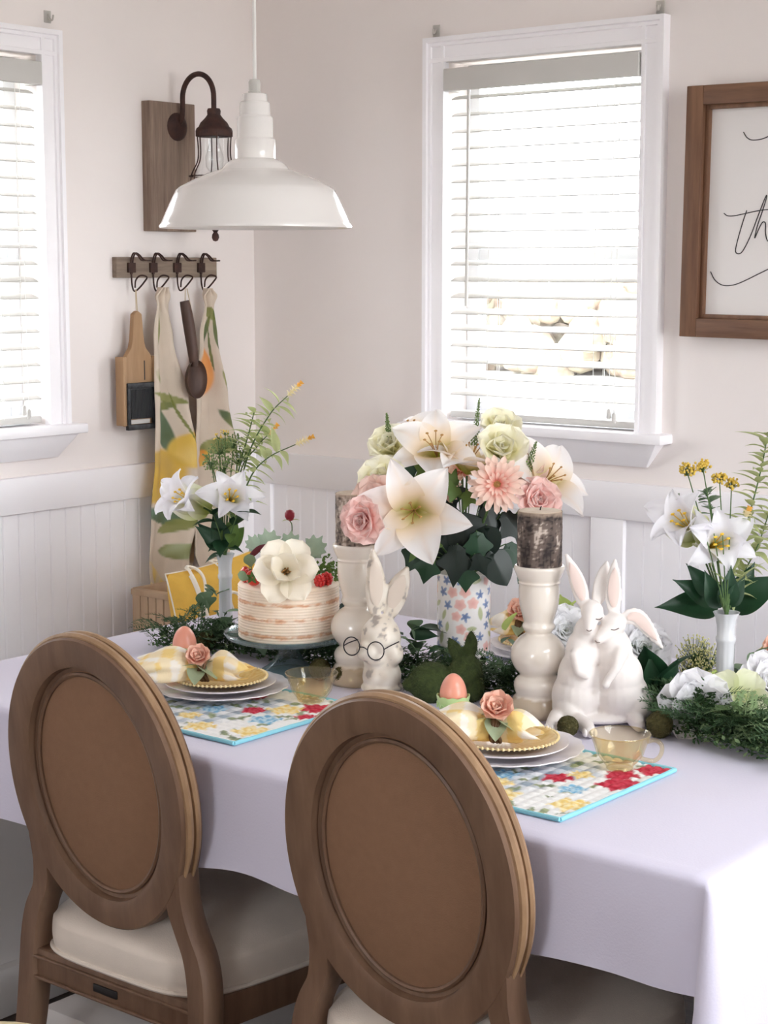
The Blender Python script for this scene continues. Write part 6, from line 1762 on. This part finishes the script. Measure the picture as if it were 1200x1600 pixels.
def garland():
    t = thing('greenery_garland', 'long green garland of ferns and leaves down the table middle', 'garland', (0, 0, TZ + .002))
    P = bez([(x, y, .008) for x, y in GP], 10)
    MB().tube([p - Vector((0, 0, .005)) for p in P], .0022, 6).build('garland_stem', 'leaf_fern', t)
    rnd = random.Random(31)
    solids = [(cR, .056), (cL, .056), (cake_at, .066), (vase_at, .060), (bvL, .03), (bvR, .03)]
    n = 290
    for k in range(n):
        f = k / 200 if k < 200 else .72 + .28 * (k - 200) / 90; i = min(len(P) - 2, int(f * (len(P) - 1))); p = P[i].lerp(P[i + 1], rnd.random())
        dirn = (P[i + 1] - P[i]).normalized(); side = Vector((-dirn.y, dirn.x, 0))
        sgn = rnd.choice((-1, -1, 1)); a = rnd.uniform(.2, 1.25)
        d = dirn * math.cos(a) * rnd.choice((-1, 1)) + side * sgn * math.sin(a)
        d.z = rnd.uniform(-.02, .55); d.normalize()
        p = p + side * rnd.uniform(-.03, .03) + Vector((0, 0, rnd.uniform(.004, .034)))
        w = Vector((p.x, p.y))
        if any((w - Vector((c[0], c[1]))).length < r for c, r in solids) or rabbit_zone(p.x, p.y): continue
        if p.x > -1.50: me = FR[rnd.choice((0, 2, 2, 3))]
        else: me = FR[rnd.choice((0, 1, 1, 3, 0))]
        y = d; z = Vector((0, 0, 1)); z = (z - y * z.dot(y)).normalized(); x = y.cross(z)
        B = Matrix((x, y, z)).transposed().to_4x4()
        obj('frond', me, t, Matrix.Translation(p) @ B @ Matrix.Rotation(rnd.uniform(-.5, .5), 4, 'Y') @ Matrix.Scale(rnd.uniform(.75, 1.15), 4))
    # dense small leaflets filling the garland
    fm = [MB(), MB()]
    for k in range(15000):
        f = rnd.random(); i = min(len(P) - 2, int(f * (len(P) - 1))); p = P[i].lerp(P[i + 1], rnd.random())
        dirn = (P[i + 1] - P[i]).normalized(); side = Vector((-dirn.y, dirn.x, 0))
        h = abs(rnd.gauss(0, .022)); sp = max(-.068, min(.068, rnd.gauss(0, .038))); p = p + side * sp * max(.2, 1 - h * 6) + Vector((0, 0, h))
        if p.z < .002: p.z = .002
        if any((Vector((p.x, p.y)) - Vector((c[0], c[1]))).length < r for c, r in solids): continue
        if rabbit_zone(p.x, p.y): continue
        d = Vector((rnd.gauss(0, 1), rnd.gauss(0, 1), rnd.gauss(.25, .5))).normalized() * rnd.uniform(.008, .018); e = d.cross(Vector((rnd.gauss(0, .4), rnd.gauss(0, .4), 1))).normalized() * d.length * .22
        if p.z + d.z < .001: d.z = abs(d.z)
        fm[1 if rnd.random() < (.5 if p.x > -1.5 else .12) else 0]._add([p, p + d * .5 + e, p + d, p + d * .5 - e], [(0, 1, 2, 3)])
    for q, mt in ((fm[0], 'leaf_fern'), (fm[1], 'leaf_fern_light')):
        tag(q.build('fern_filler', mt, t, fixn=False, smooth=False), kind='stuff')
    bpy.context.view_layer.update()
    # round eucalyptus leaves, mostly left of the cake and by the vase
    spots = [((-2.8131, 2.8053, 0.8414), 4), ((-2.8178, 2.8435, 0.8576), 4), ((-2.7631, 2.8117, 0.7948), 4), ((-2.7490, 2.7561, 0.7836), 5), ((-2.4764, 2.8807, 0.8929), 4), ((-2.4226, 2.8325, 0.8150), 3), ((-2.2647, 2.8625, 0.8451), 6), ((-2.2143, 2.8205, 0.8178), 6), ((-2.5445, 2.7257, 0.7738), 3), ((-1.8973, 2.9400, 0.8416), 4), ((-1.7718, 2.9791, 0.8525), 4), ((-1.5918, 3.1214, 0.8272), 5), ((-2.7866, 2.7533, 0.7937), 3), ((-2.1165, 3.0165, 0.8119), 2), ((-2.6952, 2.8153, 0.8691), 5), ((-2.6661, 2.7946, 0.8393), 4), ((-1.5783, 3.0682, 0.8322), 4)]
    for p, c in spots:
        for k in range(c):
            q = Vector(p) + Vector((rnd.uniform(-.02, .02), rnd.uniform(-.02, .02), rnd.uniform(-.015, .015)))
            d = dv(rnd.uniform(-1, 1), rnd.uniform(.0, 1.0), rnd.uniform(-.3, .8))
            bent_leaf(rnd.choice(EUC), t, q, d, rnd.uniform(.9, 1.35))
    # glossy dark leaves
    for p, d, s in (((-2.2426, 2.8563, 0.8559), dv(.9, .05, .2), 1.15), ((-1.7058, 2.9191, 0.7982), dv(-.15, .9, .25), 1.5), ((-1.7007, 2.9228, 0.7958), dv(.5, .8, .2), 1.55), ((-1.6956, 2.9018, 0.8005), dv(.7, .1, .4), 1.1), ((-1.6807, 2.9129, 0.7944), dv(.3, .5, .5), 1.0), ((-1.7254, 2.9038, 0.8019), dv(-.5, .5, .4), 1.0), ((-1.6893, 2.8795, 0.7931), dv(.1, -.1, .9), 1.0), ((-2.1633, 2.8633, 0.8244), dv(-.6, .1, .5), .8), ((-1.9467, 3.0022, 0.9048), dv(.3, -.4, .2), .9), ((-2.4627, 2.8603, 0.8620), dv(.5, .6, .2), 1.0), ((-2.4691, 2.8829, 0.8720), dv(.7, -.3, .3), .9)):
        bent_leaf(OV_D, t, p, d, s)
    for p, d, up, s in (((-2.2403, 2.8317, 0.8533), dv(.95, -.05, .1), dv(0, .5, .9), .52), ((-1.6937, 2.9034, 0.8005), dv(-.15, .95, .1), dv(-.3, .2, .9), .62), ((-1.6858, 2.9093, 0.7981), dv(.45, .85, .1), dv(.2, .2, .9), .66), ((-1.6803, 2.8880, 0.7992), dv(.75, .25, .2), dv(.0, .6, .8), .6), ((-1.7158, 2.9116, 0.8019), dv(-.5, .6, .1), dv(.0, .4, .9), .5)):
        faced(BIGF, t, p, d, up, s)
    # lime leaves
    for p, d, s in (((-1.9615, 2.9890, 0.8983), dv(-.1, .9, .2), 1.0), ((-1.9569, 2.9939, 0.9048), dv(.5, .8, .2), .9), ((-1.6535, 2.8792, 0.7737), dv(-.8, .25, .3), 1.1), ((-1.6515, 2.8525, 0.7606), dv(-.9, -.1, .4), .9), ((-1.6140, 2.9683, 0.8005), dv(.2, .9, .2), .9), ((-1.5991, 2.9794, 0.7944), dv(.9, .3, .2), 1.1), ((-1.5023, 2.9774, 0.7787), dv(.5, -.5, .5), 1.0), ((-2.1304, 3.0238, 0.8437), dv(.3, .7, .2), .9)):
        bent_leaf(LIME, t, p, d, s)
garland()
GF = 'white and lime blooms in the garland'
WHP = [(5, 0, 30, .6), (6, 10, 45, .75), (8, 22, 65, .92), (9, 35, 92, 1.05)]
for lab, p, d, s in [
    ('ruffled white bloom in the garland right of the white rabbits', (-1.5640, 2.8268, 0.8009), dv(-.05, .4, .92), 1.5),
    ('white bloom in the garland at the right edge', (-1.5192, 3.0215, 0.8114), dv(.2, .6, .8), 1.4),
    ('white bloom behind the ear of the right rabbit', (-1.7820, 2.9962, 0.8481), dv(.1, .5, .8), 1.3),
    ('white bloom between the right candle holder and the rabbits', (-1.9478, 2.9690, 0.8698), dv(.1, .4, .9), 1.2)]:
    ruff_flower('garland_bloom', lab, p, d, s, .3, WHP, C(226, 230, 214), C(248, 247, 250), .050, .021, .15, GF, None)
ruff_flower('garland_bloom', 'pale lime star-shaped bloom at the right of the garland', (-1.5041, 2.8773, 0.8103), dv(-.1, .45, .9), 1.2, .7, [(5, 45, 90, 1.15), (4, 10, 50, .5)], C(212, 220, 156), C(246, 247, 224), .052, .022, .06, GF, None)
sprig('lime green snowball cluster at the right edge', [(-1.4928, 2.9369, 0.8005), (-1.4824, 2.9433, 0.7886)], (-1.4912, 2.9570, 0.7597), GF, 'leaf_lime', 70, .022, 9, 'snowball_cluster', br=.0042)
sprig('airy yellow-green filler beside the right bud vase', [(-1.6760, 3.0275, 0.8317), (-1.6670, 3.0624, 0.8398), (-1.6843, 3.0048, 0.8152), (-1.6498, 3.0196, 0.8137), (-1.6879, 3.0476, 0.8525)], (-1.6642, 3.0271, 0.7752), GF, 'bud_pale', 130, .040, 6, br=.0019)
